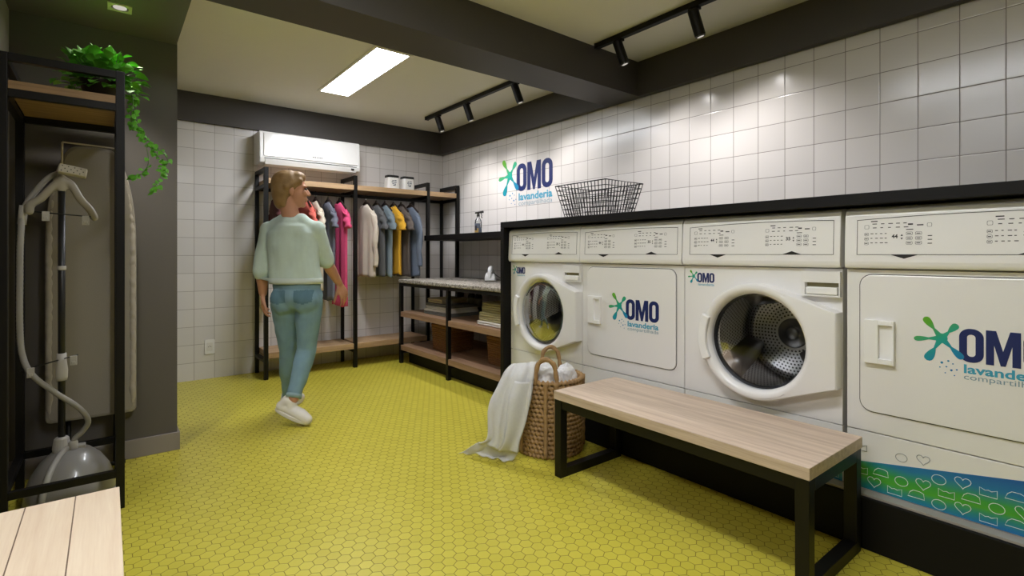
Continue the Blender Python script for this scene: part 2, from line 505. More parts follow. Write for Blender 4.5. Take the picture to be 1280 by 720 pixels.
spot(1.56, (2.93, 1.38, 1.0), 'black track spotlight highest up, second one on the near ceiling track', SP)

# alcove downlight
t = thing('downlight', 'small square recessed downlight in the dark alcove soffit', 'downlight', (.046, 2.984, 2.205))
sq = [(-.045, -.045), (.045, -.045), (.045, .045), (-.045, .045)]
ir = [(.034 * cos(a), .034 * sin(a)) for a in [R(225 + 90 * k / 8) for k in range(32)]]
orr = []
for p, q in ir:
    m_ = max(abs(p), abs(q)); orr.append((p / m_ * .045, q / m_ * .045))
obj('trim_ring', ringprism(B(), orr, ir, lambda p, q, h: (p, q, h), -.006, -.0005), mat('beige_trim', '#b9b39c', .5), t)
obj('lamp', lathe(B(), [(.026, -.004), (.026, -.0015), (.0, -.0015)], 24), M['lens'], t)
l = bpy.data.lights.new('downlight_beam', 'SPOT'); l.energy = 20; l.color = (1, .95, .85); l.spot_size = R(85); l.spot_blend = .8; l.shadow_soft_size = .03
lo = bpy.data.objects.new('downlight_beam', l); COL.objects.link(lo); lo.parent = t; lo.location = (0, 0, -.02)

# wall socket
t = thing('wall_socket', 'white electrical socket low on the tiled back wall', 'socket', (.688, YB, .272))
obj('plate', prism(B(), rrect(-.037, .037, -.062, .062, .008), lambda p, q, h: (p, -h, q), 0.0005, .008), M['white_plastic'], t, bevel=.002)
obj('insert', prism(B(), rrect(-.022, .022, -.035, .035, .004), lambda p, q, h: (p, -h, q), .008, .011), M['paint_white'], t, bevel=.001)
for dx, dz in ((-.009, 0), (.009, 0), (0, .006)):
    obj('hole', tube(B(), [(dx, -.0112, dz), (dx, -.0105, dz)], .0028, 10), M['dark_plastic'], t)

# ------------------------------------------------------------------ air conditioner
t = thing('air_conditioner', 'white split air conditioner mounted high on the tiled back wall', 'air conditioner', (1.48, YB, 1.85))
o = tuple(t.location)
prof = [(5.0545, 1.862), (4.90, 1.848), (4.835, 1.862), (4.822, 1.90), (4.836, 2.125), (4.850, 2.138), (5.0545, 2.138)]
def acx(x0, x1, inset=0):
    bm = B()
    prism(bm, prof, lambda p, q, h: (h, p, q), x0, x1); return bm
obj('body', acx(1.032, 1.928), M['white_plastic'], t, bevel=.008, seg=3, off=o)
fc = [(4.8225, 1.915), (4.812, 1.918), (4.826, 2.118), (4.8355, 2.122)]
obj('front_cover', prism(B(), fc, lambda p, q, h: (h, p, q), 1.065, 1.895), mat('glossy_white', '#f1f0ee', .12), t, bevel=.003, off=o)
lv = [(4.895, 1.846), (4.835, 1.856), (4.82, 1.885), (4.816, 1.884), (4.829, 1.850), (4.893, 1.840)]
obj('louver', prism(B(), lv, lambda p, q, h: (h, p, q), 1.075, 1.885), M['white_plastic'], t, off=o)
obj('slot', box(B(), 1.07, 1.89, 4.8185, 4.8225, 1.8985, 1.9035), M['seam'], t, off=o)
bm = B()
for k, w_ in enumerate((.016, .012, .014, .016, .010)):
    x = 1.475 + k * .02
    yy = 4.812 + (1.948 - 1.918) / .2 * .014
    box(bm, x, x + w_, yy - .0008, yy + .002, 1.945, 1.954)
obj('badge', bm, mat('badge_grey', '#8c8a88', .4), t, off=o)
obj('display', box(B(), 1.835, 1.865, 4.8135, 4.84, 1.868, 1.884), M['dark_plastic'], t, bevel=.002, off=o)

# ------------------------------------------------------------------ clothes rack on the back wall
t = thing('clothes_rack', 'black metal clothes rack with wooden top and bottom shelves along the back wall', 'clothes rack', (1.9, 4.86, 0))
o = tuple(t.location)
RX = (1.055, 1.83, 2.60, 2.955); YF, YK = 4.685, 5.025; pw = .0165
for x in RX:
    for y in (YF, YK):
        obj('post', box(B(), x - pw, x + pw, y - pw + .0165, y + pw + .0005 if y == YK else y + 2 * pw, 0, 1.80), M['black_metal'], t, bevel=.002, off=o)
for x in RX:
    obj('top_rail', box(B(), x - pw, x + pw, YF + .033, YK, 1.767, 1.80), M['black_metal'], t, bevel=.002, off=o)
    obj('shelf_bracket', box(B(), x - pw, x + pw, YF + .033, YK, 1.630, 1.660), M['black_metal'], t, bevel=.002, off=o)
    obj('foot_rail', box(B(), x - pw, x + pw, YF + .033, YK, .142, .172), M['black_metal'], t, bevel=.002, off=o)
for x0, x1 in zip(RX, RX[1:]):
    obj('top_shelf', box(B(), x0 + pw + .001, x1 - pw - .001, YF + .002, 5.05, 1.664, 1.712), M['wood_shelf'], t, bevel=.002, off=o)
    obj('back_rail', box(B(), x0 + pw, x1 - pw, YK + .001, YK + .016, 1.63, 1.66), M['black_metal'], t, off=o)
for x0, x1 in zip(RX[:2], RX[1:3]):
    obj('bottom_shelf', box(B(), x0 + pw + .001, x1 - pw - .001, YF + .002, 5.05, .176, .226), M['wood_shelf'], t, bevel=.002, off=o)
    obj('hanging_bar', tube(B(), [(x0 + pw, 4.80, 1.620), (x1 - pw, 4.80, 1.620)], .0125, 12), M['black_metal'], t, True, off=o)

def tub(x, y, label):
    t = thing('detergent_tub', label, 'tub', (x, y, 1.712), group='white tubs on the rack shelf')
    bm = B(); prism(bm, rrect(-.066, .066, -.055, .055, .026), lambda p, q, h: (p * (1 if h < .09 else .96), q, h), 0, .122)
    obj('container', bm, mat('tub_white', '#eceae6', .4), t, bevel=.006, seg=3)
    obj('lid', prism(B(), rrect(-.062, .062, -.052, .052, .026), lambda p, q, h: (p, q, h), .1225, .146), M['dark_plastic'], t, bevel=.004)
    bm = B()
    for i, (a, w_, z) in enumerate(((-.02, .016, .086), (.002, .022, .088), (-.028, .02, .072), (-.002, .026, .070), (-.02, .018, .056), (.004, .014, .052), (-.012, .028, .04))):
        box(bm, a, a + w_, -.0562, -.0548, z, z + .0085)
    obj('print', bm, mat('label_print', '#5d6470', .5), t)
tub(2.265, 4.84, 'white tub with dark lid on the rack shelf, further from the corner post')
tub(2.435, 4.84, 'white tub with dark lid on the rack shelf, next to the black post')

# ------------------------------------------------------------------ ironing table on the right wall
t = thing('ironing_table', 'black framed table with speckled padded top and two wooden shelves under the wall shelf', 'table', (2.6, 3.75, 0))
o = tuple(t.location)
TX0, TX1, TY0, TY1 = 2.245, 2.985, 2.857, 4.645
lw = .017
for y in (4.62, 3.735, 2.88):
    for x in (2.262, 2.96):
        obj('leg', box(B(), x - lw, x + lw, y - lw, y + lw, 0, .782), M['black_metal'], t, bevel=.002, off=o)
for z0 in (.750, .47, .100):
    for y in (4.62, 3.735, 2.88):
        obj('cross_rail', box(B(), 2.262 + lw, 2.96 - lw, y - .012, y + .012, z0, z0 + .03), M['black_metal'], t, off=o)
bm = B()
for y0, y1 in ((3.735 + lw, 4.62 - lw), (2.88 + lw, 3.735 - lw)):
    box(bm, 2.25, 2.275, y0, y1, .755, .782)
obj('front_rail', bm, M['black_metal'], t, off=o)
bm = B()
nx, ny = 26, 60
prism(bm, rrect(TX0 - .004, TX1, TY0, TY1, .012), lambda p, q, h: (p, q, h), .783, .818)
obj('padded_top', bm, M['pad'], t, bevel=.010, seg=3, off=o)
for z0, nm in ((.457, 'shelf'), (.132, 'shelf')):
    bm = B()
    obj(nm, box(bm, 2.250, 2.98, TY0 + .002, 4.640, z0 + .044, z0 + .047), M['wood_shelf_y'], t, off=o)
    bm = B()
    box(bm, 2.281, 2.94, 4.6 - .96, 4.600, z0, z0 + .044); 
    # front lip between the legs
    box(bm, 2.248, 2.281, 3.735 + lw, 4.62 - lw, z0, z0 + .044)
    box(bm, 2.248, 2.281, 2.88 + lw, 3.735 - lw, z0, z0 + .044)
    box(bm, 2.281, 2.94, 2.9, 3.64, z0, z0 + .044)
    obj('shelf_core', bm, M['wood_shelf_y'], t, off=o)
obj('kick_board', box(B(), 2.335, 2.350, 2.857, 4.60, 0, .10), M['black_board'], t, off=o)

# black shelf on the right wall above the table
t = thing('wall_shelf', 'black shelf on the right wall above the ironing table', 'shelf', (2.76, 3.75, 1.215))
o = tuple(t.location)
obj('board', box(B(), 2.535, 2.989, 2.857, 4.66, 1.200, 1.252), M['black_board'], t, bevel=.002, off=o)

# spray bottle
t = thing('spray_bottle', 'clear spray bottle with black trigger head standing on the black wall shelf', 'spray bottle', (2.70, 3.93, 1.252), rz=R(20))
obj('bottle', lathe(B(), [(.030, 0), (.033, .006), (.033, .10), (.029, .125), (.014, .148), (.012, .165)], 24), M['clear'], t, True)
obj('liquid', lathe(B(), [(.028, .004), (.030, .008), (.030, .06), (.0, .06)], 24), mat('blue_liquid', '#7c93a8', .2), t, True)
bm = B()
def lab(r, z0, z1, a0, a1, mi=0):
    n = 14
    for k in range(n):
        t0 = R(a0 + (a1 - a0) * k / n); t1 = R(a0 + (a1 - a0) * (k + 1) / n)
        q = [bm.verts.new((r * cos(t_), r * sin(t_), z_)) for t_, z_ in ((t0, z0), (t1, z0), (t1, z1), (t0, z1))]
        f = bm.faces.new(q); f.material_index = mi
lab(.0336, .012, .095, 170, 330, 0); lab(.0339, .012, .05, 195, 300, 1); lab(.0340, .03, .075, 225, 275, 2)
obj('label_sticker', bm, [mat('lab_grey', '#59606e', .5), mat('lab_gold', '#a98a4a', .5), mat('lab_dark', '#2c2b33', .5)], t)
obj('collar', lathe(B(), [(.015, .160), (.015, .178), (.0, .178)], 20), M['dark_plastic'], t, True)
bm = B(); box(bm, -.03, .052, -.011, .011, .186, .212)
for v in bm.verts:
    if v.co.x < 0 and v.co.z > .2: v.co.z -= .012
    if v.co.x > 0 and v.co.z < .2: v.co.z += .006
box(bm, -.010, .010, -.010, .010, .176, .19)
obj('spray_head', bm, M['dark_plastic'], t, bevel=.003)
obj('trigger', tube(B(), spline([(.028, 0, .19), (.036, 0, .172), (.033, 0, .156), (.040, 0, .145)], 4), .0045, 8), M['dark_plastic'], t, True)
t.rotation_euler[2] = R(-60)

# iron
t = thing('clothes_iron', 'white electric iron standing on the speckled ironing table', 'iron', (2.775, 3.83, .8185), rz=R(48))
bm = B()
sole = [(.105 * (1 - (k / 12) ** 2.2) * 1.0, .048 * (k / 12) ** .7) for k in range(12, -1, -1)]
def ironpoly(s=1.0):
    half = [(-.115, .0), (-.115, .046), (-.06, .052), (0, .047), (.06, .033), (.10, .014), (.118, 0)]
    pts = half + [(x, -y) for x, y in half[-2:0:-1]]
    return [(x * s, y * s) for x, y in pts]
obj('soleplate', prism(B(), ironpoly(), lambda p, q, h: (p, q, h), 0.0005, .008), M['steel'], t)
bm = B()
n_ = len(ironpoly()); lev = [(1.0, .008), (1.0, .03), (.93, .056), (.76, .074), (.5, .082)]
rg = [[bm.verts.new((x * s, y * s, z)) for x, y in ironpoly()] for s, z in lev]
for a, b in zip(rg, rg[1:]):
    for k in range(n_): bm.faces.new((a[k], a[(k + 1) % n_], b[(k + 1) % n_], b[k]))
bm.faces.new(rg[0][::-1]); bm.faces.new(rg[-1])
obj('body', bm, M['white_plastic'], t, bevel=.003)
obj('handle', tube(B(), spline([(.055, 0, .055), (.045, 0, .09), (0, 0, .116), (-.07, 0, .112), (-.094, 0, .085), (-.096, 0, .03)], 6), .022, 12), M['white_plastic'], t, True)
obj('dial', tube(B(), [(-.02, 0, .08), (-.02, 0, .088)], .016, 16), M['grey_plastic'], t)
obj('cord', tube(B(), spline([(-.10, 0, .08), (-.125, -.04, .07), (-.12, -.09, .035), (-.08, -.14, .012), (-.02, -.24, .006)], 6), .0035, 8), M['dark_plastic'], t, True)
# ------------------------------------------------------------------ printed logos
def letter_O(x0, w, h, st):
    out = rrect(x0, x0 + w, 0, h, w * .46, 10); inn = rrect(x0 + st, x0 + w - st, st * .95, h - st * .95, (w - 2 * st) * .48, 10)
    return out, inn
def font_mesh(body, size, bold=0.0, xs=1.0):
    c = bpy.data.curves.new('t', 'FONT'); c.body = body; c.size = size; c.offset = bold; c.resolution_u = 3
    o = bpy.data.objects.new('t', c); COL.objects.link(o)
    bpy.context.view_layer.update()
    me = bpy.data.meshes.new_from_object(o.evaluated_get(bpy.context.evaluated_depsgraph_get()))
    bpy.data.objects.remove(o); bpy.data.curves.remove(c)
    for v in me.vertices: v.co.x *= xs
    return me
def add_text(bm, body, x, y, width, size, f, bold=0.0, fit=True):
    me = font_mesh(body, size, bold)
    xs = [v.co.x for v in me.vertices]; w = max(xs) - min(xs); k = width / w if fit else 1
    x0 = min(xs)
    vs = [bm.verts.new(f(x + (v.co.x - x0) * k, y + v.co.y, 0)) for v in me.vertices]
    for p in me.polygons:
        try: bm.faces.new([vs[i] for i in p.vertices])
        except ValueError: pass
    bpy.data.meshes.remove(me)
    return w * k

SPL = [(0.0, lin('#0f5fae')), (.30, lin('#0e86ad')), (.5, lin('#18a08a')), (.72, lin('#5aa52c')), (1.0, lin('#7dbb2a'))]
_spl = {}
def blob_arm(p0, p1, w0, w1, r1, n=40):
    """tapered arm with a round drop at its end (2D outline)"""
    p0, p1 = Vector(p0), Vector(p1); d = (p1 - p0); L = d.length; d /= L; nrm = Vector((-d.y, d.x))
    prof = []
    for k in range(n + 1):
        t = k / n
        if t < .45: w = w0 + (w1 - w0) * (t / .45)
        else:
            q = (t - .45) / .55; w = w1 + (r1 - w1) * sin(min(q / .72, 1) * pi / 2) if q < .72 else r1 * sqrt(max(0, 1 - ((q - .72) / .28) ** 2))
        prof.append((t * L, w))
    up = [p0 + d * a + nrm * w for a, w in prof]; dn = [p0 + d * a - nrm * w for a, w in prof]
    return [tuple(v) for v in up] + [tuple(v) for v in dn[-2::-1]]

def logo(parent, mapf, H, star=True, tag_=True, thick=.0012):
    """mapf(a, z, h): logo plane coordinates (letters height H, origin at lower left of the word)"""
    s = H / .110
    w, g, mw, st = .061 * s, .005 * s, .081 * s, .020 * s
    bm = B()
    for x0 in (0, w + mw + 2 * g):
        o_, i_ = letter_O(x0, w, H, st); ringprism(bm, o_, i_, mapf, .0003, thick)
    x = w + g
    Mp = [(0, 0), (0, H), (mw * .30, H), (mw * .5, H * .42), (mw * .70, H), (mw, H), (mw, 0), (mw * .76, 0), (mw * .76, H * .58), (mw * .57, 0), (mw * .43, 0), (mw * .24, H * .58), (mw * .24, 0)]
    prism(bm, [(x + p, q) for p, q in Mp], mapf, .0003, thick)
    W = 2 * w + 2 * g + mw
    obj('logo_lettering', bm, M['navy'], parent)
    # splash
    c = (-.046 * s, .070 * s)
    arms = [((-.092 * s, .138 * s), .011), ((-.004 * s, .121 * s), .0105), ((-.122 * s, .060 * s), .0085), ((-.086 * s, -.010 * s), .013), ((.010 * s, .008 * s), .010)]
    bm = B()
    for k, (e, r) in enumerate(arms):
        prism(bm, blob_arm(c, e, .011 * s, .0032 * s, r * s), mapf, .0002 + .00005 * k, thick * .8 + .0001 * k)
    prism(bm, [(c[0] + .0165 * s * cos(a), c[1] + .0165 * s * sin(a)) for a in [2 * pi * k / 16 for k in range(16)]], mapf, .0002, thick * .8 + .0006)
    if tag_:
        for dx, dz, r in ((-.045, -.012, .004), (-.028, -.004, .003), (-.033, -.024, .0025), (-.016, -.012, .0022), (-.02, -.034, .0035), (-.036, -.045, .002), (-.006, -.03, .0025), (-.05, -.028, .0022), (-.012, -.05, .002)):
            prism(bm, [(dx * s + r * s * cos(a), dz * s + r * s * sin(a)) for a in [2 * pi * k / 10 for k in range(10)]], mapf, .0002, thick * .8)
    v0 = Vector(mapf(0, 0, 0)); vz = Vector(mapf(0, 1, 0)) - v0; va = Vector(mapf(1, 0, 0)) - v0
    dirv = (vz * .8 - va * .55) / (.26 * s)
    pc = Vector(mapf(c[0], c[1], 0))
    off = .5 - dirv.dot(pc)
    key = (round(H, 3), tuple(round(x_, 3) for x_ in v0))
    if key not in _spl: _spl[key] = gradient_mat('splash_print', SPL, tuple(dirv), off)
    obj('logo_splash', bm, _spl[key], parent)
    bm = B()
    add_text(bm, 'lavanderia', .012 * s, -.036 * s, W - .014 * s, .040 * s, lambda p, q, h: mapf(p, q, .0009), bold=.0011 * s)
    if tag_:
        obj('logo_tagline', bm, M['teal_txt'], parent); bm = B()
        add_text(bm, 'compartilhada', .012 * s, -.057 * s, W - .014 * s, .026 * s, lambda p, q, h: mapf(p, q, .0009))
        obj('logo_subline', bm, M['slate_txt'], parent)
    else: obj('logo_tagline', bm, M['blue_txt'], parent)

# logo on the right wall
t = thing('wall_logo', 'large printed laundry logo with green and blue splash on the white tiled right wall', 'logo', (XR, 3.72, 1.643))
logo(t, lambda a, z, h: (-h, -a, z), .253)

# ------------------------------------------------------------------ surround of the machines
XF = 2.145
t = thing('machine_surround', 'black surround around the laundry machines: counter board, end panel and floor plinth', 'machine surround', (XF, 2.83, 0))
o = tuple(t.location)
obj('counter_board', box(B(), XF, 2.988, YN + .05, 2.852, 1.245, 1.286), M['black_board'], t, bevel=.002, off=o)
obj('end_panel', box(B(), XF, 2.988, 2.814, 2.852, 0.0005, 1.2445), M['black_board'], t, bevel=.002, off=o)
bm = B(); box(bm, XF, 2.165, YN + .05, 2.8135, .0005, .186); box(bm, 2.165, 2.988, YN + .05, 2.8135, .165, .186)
obj('plinth', bm, M['black_board'], t, bevel=.002, off=o)
obj('plinth_top', box(B(), XF + .012, 2.98, YN + .05, 2.813, .1862, .1948), mat('pale_ledge', '#a39c92', .4), t, bevel=.001, off=o)

# ------------------------------------------------------------------ laundry machines
M['paddle'] = mat('paddle_steel', '#6f6d6a', .42, 1.0, bump=.2, bs=90)
XW, ZB = 2.205, .195
W0, W1 = .002, .682
def A(a, z, d=0.0): return (-d, -a, z - ZB)
CA, CZ, RH = .362, .692, .207
def circ(r, n=64): return [(CA + r * cos(2 * pi * k / n), CZ + r * sin(2 * pi * k / n)) for k in range(n)]
def hull_radial(R0, corners, n=64):
    """outline of circle R0 blended with the corner points, sampled on n rays"""
    pts = [(R0 * cos(2 * pi * k / 180), R0 * sin(2 * pi * k / 180)) for k in range(180)] + [(a - CA, z - CZ) for a, z in corners]
    pts = sorted(set(pts))
    def half(ps):
        h = []
        for p in ps:
            while len(h) > 1 and (h[-1][0] - h[-2][0]) * (p[1] - h[-2][1]) - (h[-1][1] - h[-2][1]) * (p[0] - h[-2][0]) <= 0: h.pop()
            h.append(p)
        return h
    hl = half(pts)[:-1] + half(pts[::-1])[:-1]
    out = []
    angs = [2 * pi * k / n for k in range(n)]
    for a, z in corners:  # snap the nearest ray to each corner
        th = atan2(z - CZ, a - CA) % (2 * pi); k = round(th / (2 * pi) * n) % n; angs[k] = th
    for th in angs:
        c_, s_ = cos(th), sin(th); best = None
        for i in range(len(hl)):
            (x1, y1), (x2, y2) = hl[i], hl[(i + 1) % len(hl)]
            den = c_ * (y2 - y1) - s_ * (x2 - x1)
            if abs(den) < 1e-12: continue
            t_ = (x1 * (y2 - y1) - y1 * (x2 - x1)) / den; u_ = (x1 * s_ - y1 * c_) / den
            if t_ > 0 and -1e-6 <= u_ <= 1 + 1e-6: best = t_ if best is None else max(best, t_)
        out.append((th, best))
    return out

def console(t, seed):
    prof = [(-.45, 1.012), (.012, 1.012), (.020, 1.015), (.024, 1.024), (.026, 1.036), (.018, 1.206), (.012, 1.222), (-.002, 1.234), (-.03, 1.241), (-.45, 1.2415)]
    bm = B(); prism(bm, prof, lambda d, z, h: A(h, z, d), W0, W1)
    obj('console', bm, M['white_enamel'], t, bevel=.003)
    def F(a, z, h): return A(a, z, .026 - (z - 1.036) / .170 * .008 + h)
    n = 22
    top = lambda a: 1.190 + .010 * (1 - ((a - .40) / .36) ** 2)
    a0, a1, zb, lw = .042, .660, 1.062, .0016
    outer = [(a0, zb), (a1, zb)] + [(a1 - (a1 - a0) * k / n, top(a1 - (a1 - a0) * k / n)) for k in range(n + 1)]
    inner = [(a0 + lw, zb + lw), (a1 - lw, zb + lw)] + [(min(max(p, a0 + lw), a1 - lw), q - lw * 1.3) for p, q in outer[2:]]
    bm = B(); ringprism(bm, outer, inner, F, .0002, .0010)
    prism(bm, [(.146, 1.0625), (.226, 1.0625), (.186, 1.0485)], F, .0002, .0012)
    prism(bm, [(.468, 1.0625), (.546, 1.0625), (.507, 1.0765)], F, .0002, .0012)
    obj('console_border', bm, M['dark_plastic'], t)
    r = random.Random(seed); bm = B()
    def dash(a, z, w, h=.0028): prism(bm, [(a, z), (a + w, z), (a + w, z + h), (a, z + h)], F, .0002, .0007)
    def key(a, z, w, h):
        ringprism(bm, rrect(a, a + w, z, z + h, .003, 3), rrect(a + .0009, a + w - .0009, z + .0009, z + h - .0009, .0025, 3), F, .0002, .0007)
    def cluster(a, flip):
        key(a, 1.156, .014, .014)
        for k in range(5): dash(a + .026 + k * .023 + r.uniform(-.002, .002), 1.172, r.uniform(.008, .016)); dash(a + .026 + k * .023, 1.158, r.uniform(.006, .014)); 
        dash(a + .02, 1.181, .02, .0036)
        for k in range(3):
            key(a, 1.098 + k * .0165, .013, .011)
            dash(a + .002, 1.102 + k * .0165, .008)
            for j in range(4): dash(a + .019 + j * .0145, 1.104 + k * .0165, r.uniform(.005, .011), .0026)
        for k in range(2):
            for j in range(3): key(a + .125 + k * .026, 1.098 + j * .0165, .018, .011); dash(a + .128 + k * .026, 1.102 + j * .0165, .011)
        for k in range(3): dash(a + .185, 1.10 + k * .013, .012); 
        dash(a + .125, 1.149, .02); dash(a + .155, 1.163, .018, .004); dash(a + .13, 1.166, .014, .005); key(a + .183, 1.158, .013, .013)
        add_text(bm, '44' if not flip else '35', a + .083, 1.121, .018, .019, lambda p, q, h: F(p, q, .0006), bold=.0006)
        prism(bm, [(a + .109, 1.128), (a + .116, 1.128), (a + .1125, 1.135)], F, .0002, .0007); prism(bm, [(a + .109, 1.122), (a + .116, 1.122), (a + .1125, 1.115)], F, .0002, .0007)
    cluster(.066, False); cluster(.40, True)
    obj('console_print', bm, M['mark'], t)

def shell(t, hole):
    bm = B()
    D = -.66
    n = 64
    if hole:
        outer = []
        c = circ(RH + .012)
        for a, z in c:
            m_ = max(abs(a - CA) / ((W1 - CA) if a > CA else (CA - W0)), abs(z - CZ) / ((1.008 - CZ) if z > CZ else (CZ - .412)))
            outer.append((CA + (a - CA) / m_, CZ + (z - CZ) / m_))
        # snap to corners
        for ca, cz in ((W0, .412), (W0, 1.008), (W1, .412), (W1, 1.008)):
            k = min(range(n), key=lambda i: hypot(outer[i][0] - ca, outer[i][1] - cz)); outer[k] = (ca, cz)
        ringprism(bm, outer, c, lambda p, q, h: A(p, q, h), -.025, 0)
        obj('front_panel', bm, M['white_enamel'], t)
    else:
        obj('front_panel', prism(bm, [(W0, .412), (W1, .412), (W1, 1.008), (W0, 1.008)], lambda p, q, h: A(p, q, h), -.02, 0), M['white_enamel'], t, bevel=.002)
    obj('toe_panel', prism(B(), [(W0, ZB + .001), (W1, ZB + .001), (W1, .4085), (W0, .4085)], lambda p, q, h: A(p, q, h), -.02, 0), M['white_enamel'], t, bevel=.0015)
    bm = B()
    for a_, b_ in ((W0 + .001, W0 + .012), (W1 - .012, W1 - .001)):
        prism(bm, [(a_, ZB + .001), (b_, ZB + .001), (b_, 1.238), (a_, 1.238)], lambda p, q, h: A(p, q, h), D, -.026)
    prism(bm, [(W0, ZB), (W1, ZB), (W1, 1.240), (W0, 1.240)], lambda p, q, h: A(p, q, h), D - .01, D)
    prism(bm, [(W0 + .012, ZB), (W1 - .012, ZB), (W1 - .012, ZB + .01), (W0 + .012, ZB + .01)], lambda p, q, h: A(p, q, h), D, -.03)
    obj('cabinet', bm, M['white_enamel'], t)

FILM_SLOPE = .17
def film(t, a0, zoff):
    """printed film on the toe panel: tapers, top edge z = zoff + slope*a"""
    pts = []
    top = lambda a: min(zoff + FILM_SLOPE * a, .404)
    z0 = ZB + .003
    pts = [(a0, z0), (W1 - .001, z0), (W1 - .001, top(W1)), (a0, max(top(a0), z0 + .001))]
    obj('printed_film', prism(B(), pts, lambda p, q, h: A(p, q, h), .0002, .0010), M['film'], t)
    wl, gl = B(), B()
    def ic(bm, kind, cx, cz, s):
        if kind == 0:   pts_ = [(.5 * cos(a), .42 * sin(a)) for a in [2 * pi * k / 18 for k in range(18)]]
        elif kind == 1: pts_ = [(.034 * 16 * sin(a) ** 3, .034 * (13 * cos(a) - 5 * cos(2 * a) - 2 * cos(3 * a) - cos(4 * a))) for a in [2 * pi * k / 24 for k in range(24)]]
        elif kind == 2: pts_ = [(-.55, -.3), (-.55, .35), (-.2, .18), (0, .25), (.2, .18), (.55, .35), (.55, -.3)]
        else:           pts_ = [(-.62, -.32), (-.45, .1), (-.2, .32), (.3, .32), (.55, .2), (.62, -.32)]
        c_ = [(cx + x * s, cz + y * s) for x, y in pts_]
        tube(bm, [A(x, y, .0014) for x, y in c_], .0010, 5, closed=True)
    k = 0
    for i in range(-2, 18):
        for j in range(0, 6):
            cx = .028 + i * .062 + (j % 2) * .02; cz = ZB + .024 + j * .042 + (i % 2) * .012
            if not (W0 + .024 < cx < W1 - .024 and cz < .385): continue
            tz = top(cx)
            if cx < a0 - .02: continue
            if cz + .016 < tz and cx > a0 + .03: ic(wl, (i + 2 * j) % 4, cx, cz, .038)
            elif tz + .004 < cz - .014 and cz < tz + .05: ic(gl, (i + 2 * j) % 4, cx, cz, .034)
    if len(wl.verts): obj('film_icons', wl, M['icon_white'], t)
    else: wl.free()
    if len(gl.verts): obj('faint_icons', gl, M['icon_grey'], t)
    else: gl.free()
def film_mat():
    t = NT('blue_green_film'); s = t.sep(t.obj())
    wob = t.noise(t.obj(), 3.0, 2)
    f = t.math('ADD', t.math('MULTIPLY', s[2], 4.6), t.math('MULTIPLY', t.math('SUBTRACT', wob, .5), .35))
    c = t.ramp(f, [(.0, lin('#1a74b0')), (.12, lin('#1d8a8c')), (.25, lin('#4aa832')), (.36, lin('#3a9f40')), (.54, lin('#1a78a8')), (.8, lin('#0f57a0'))])
    t.put(t.b.inputs['Base Color'], c); t.b.inputs['Roughness'].default_value = .35; return t.m
M['film'] = film_mat()

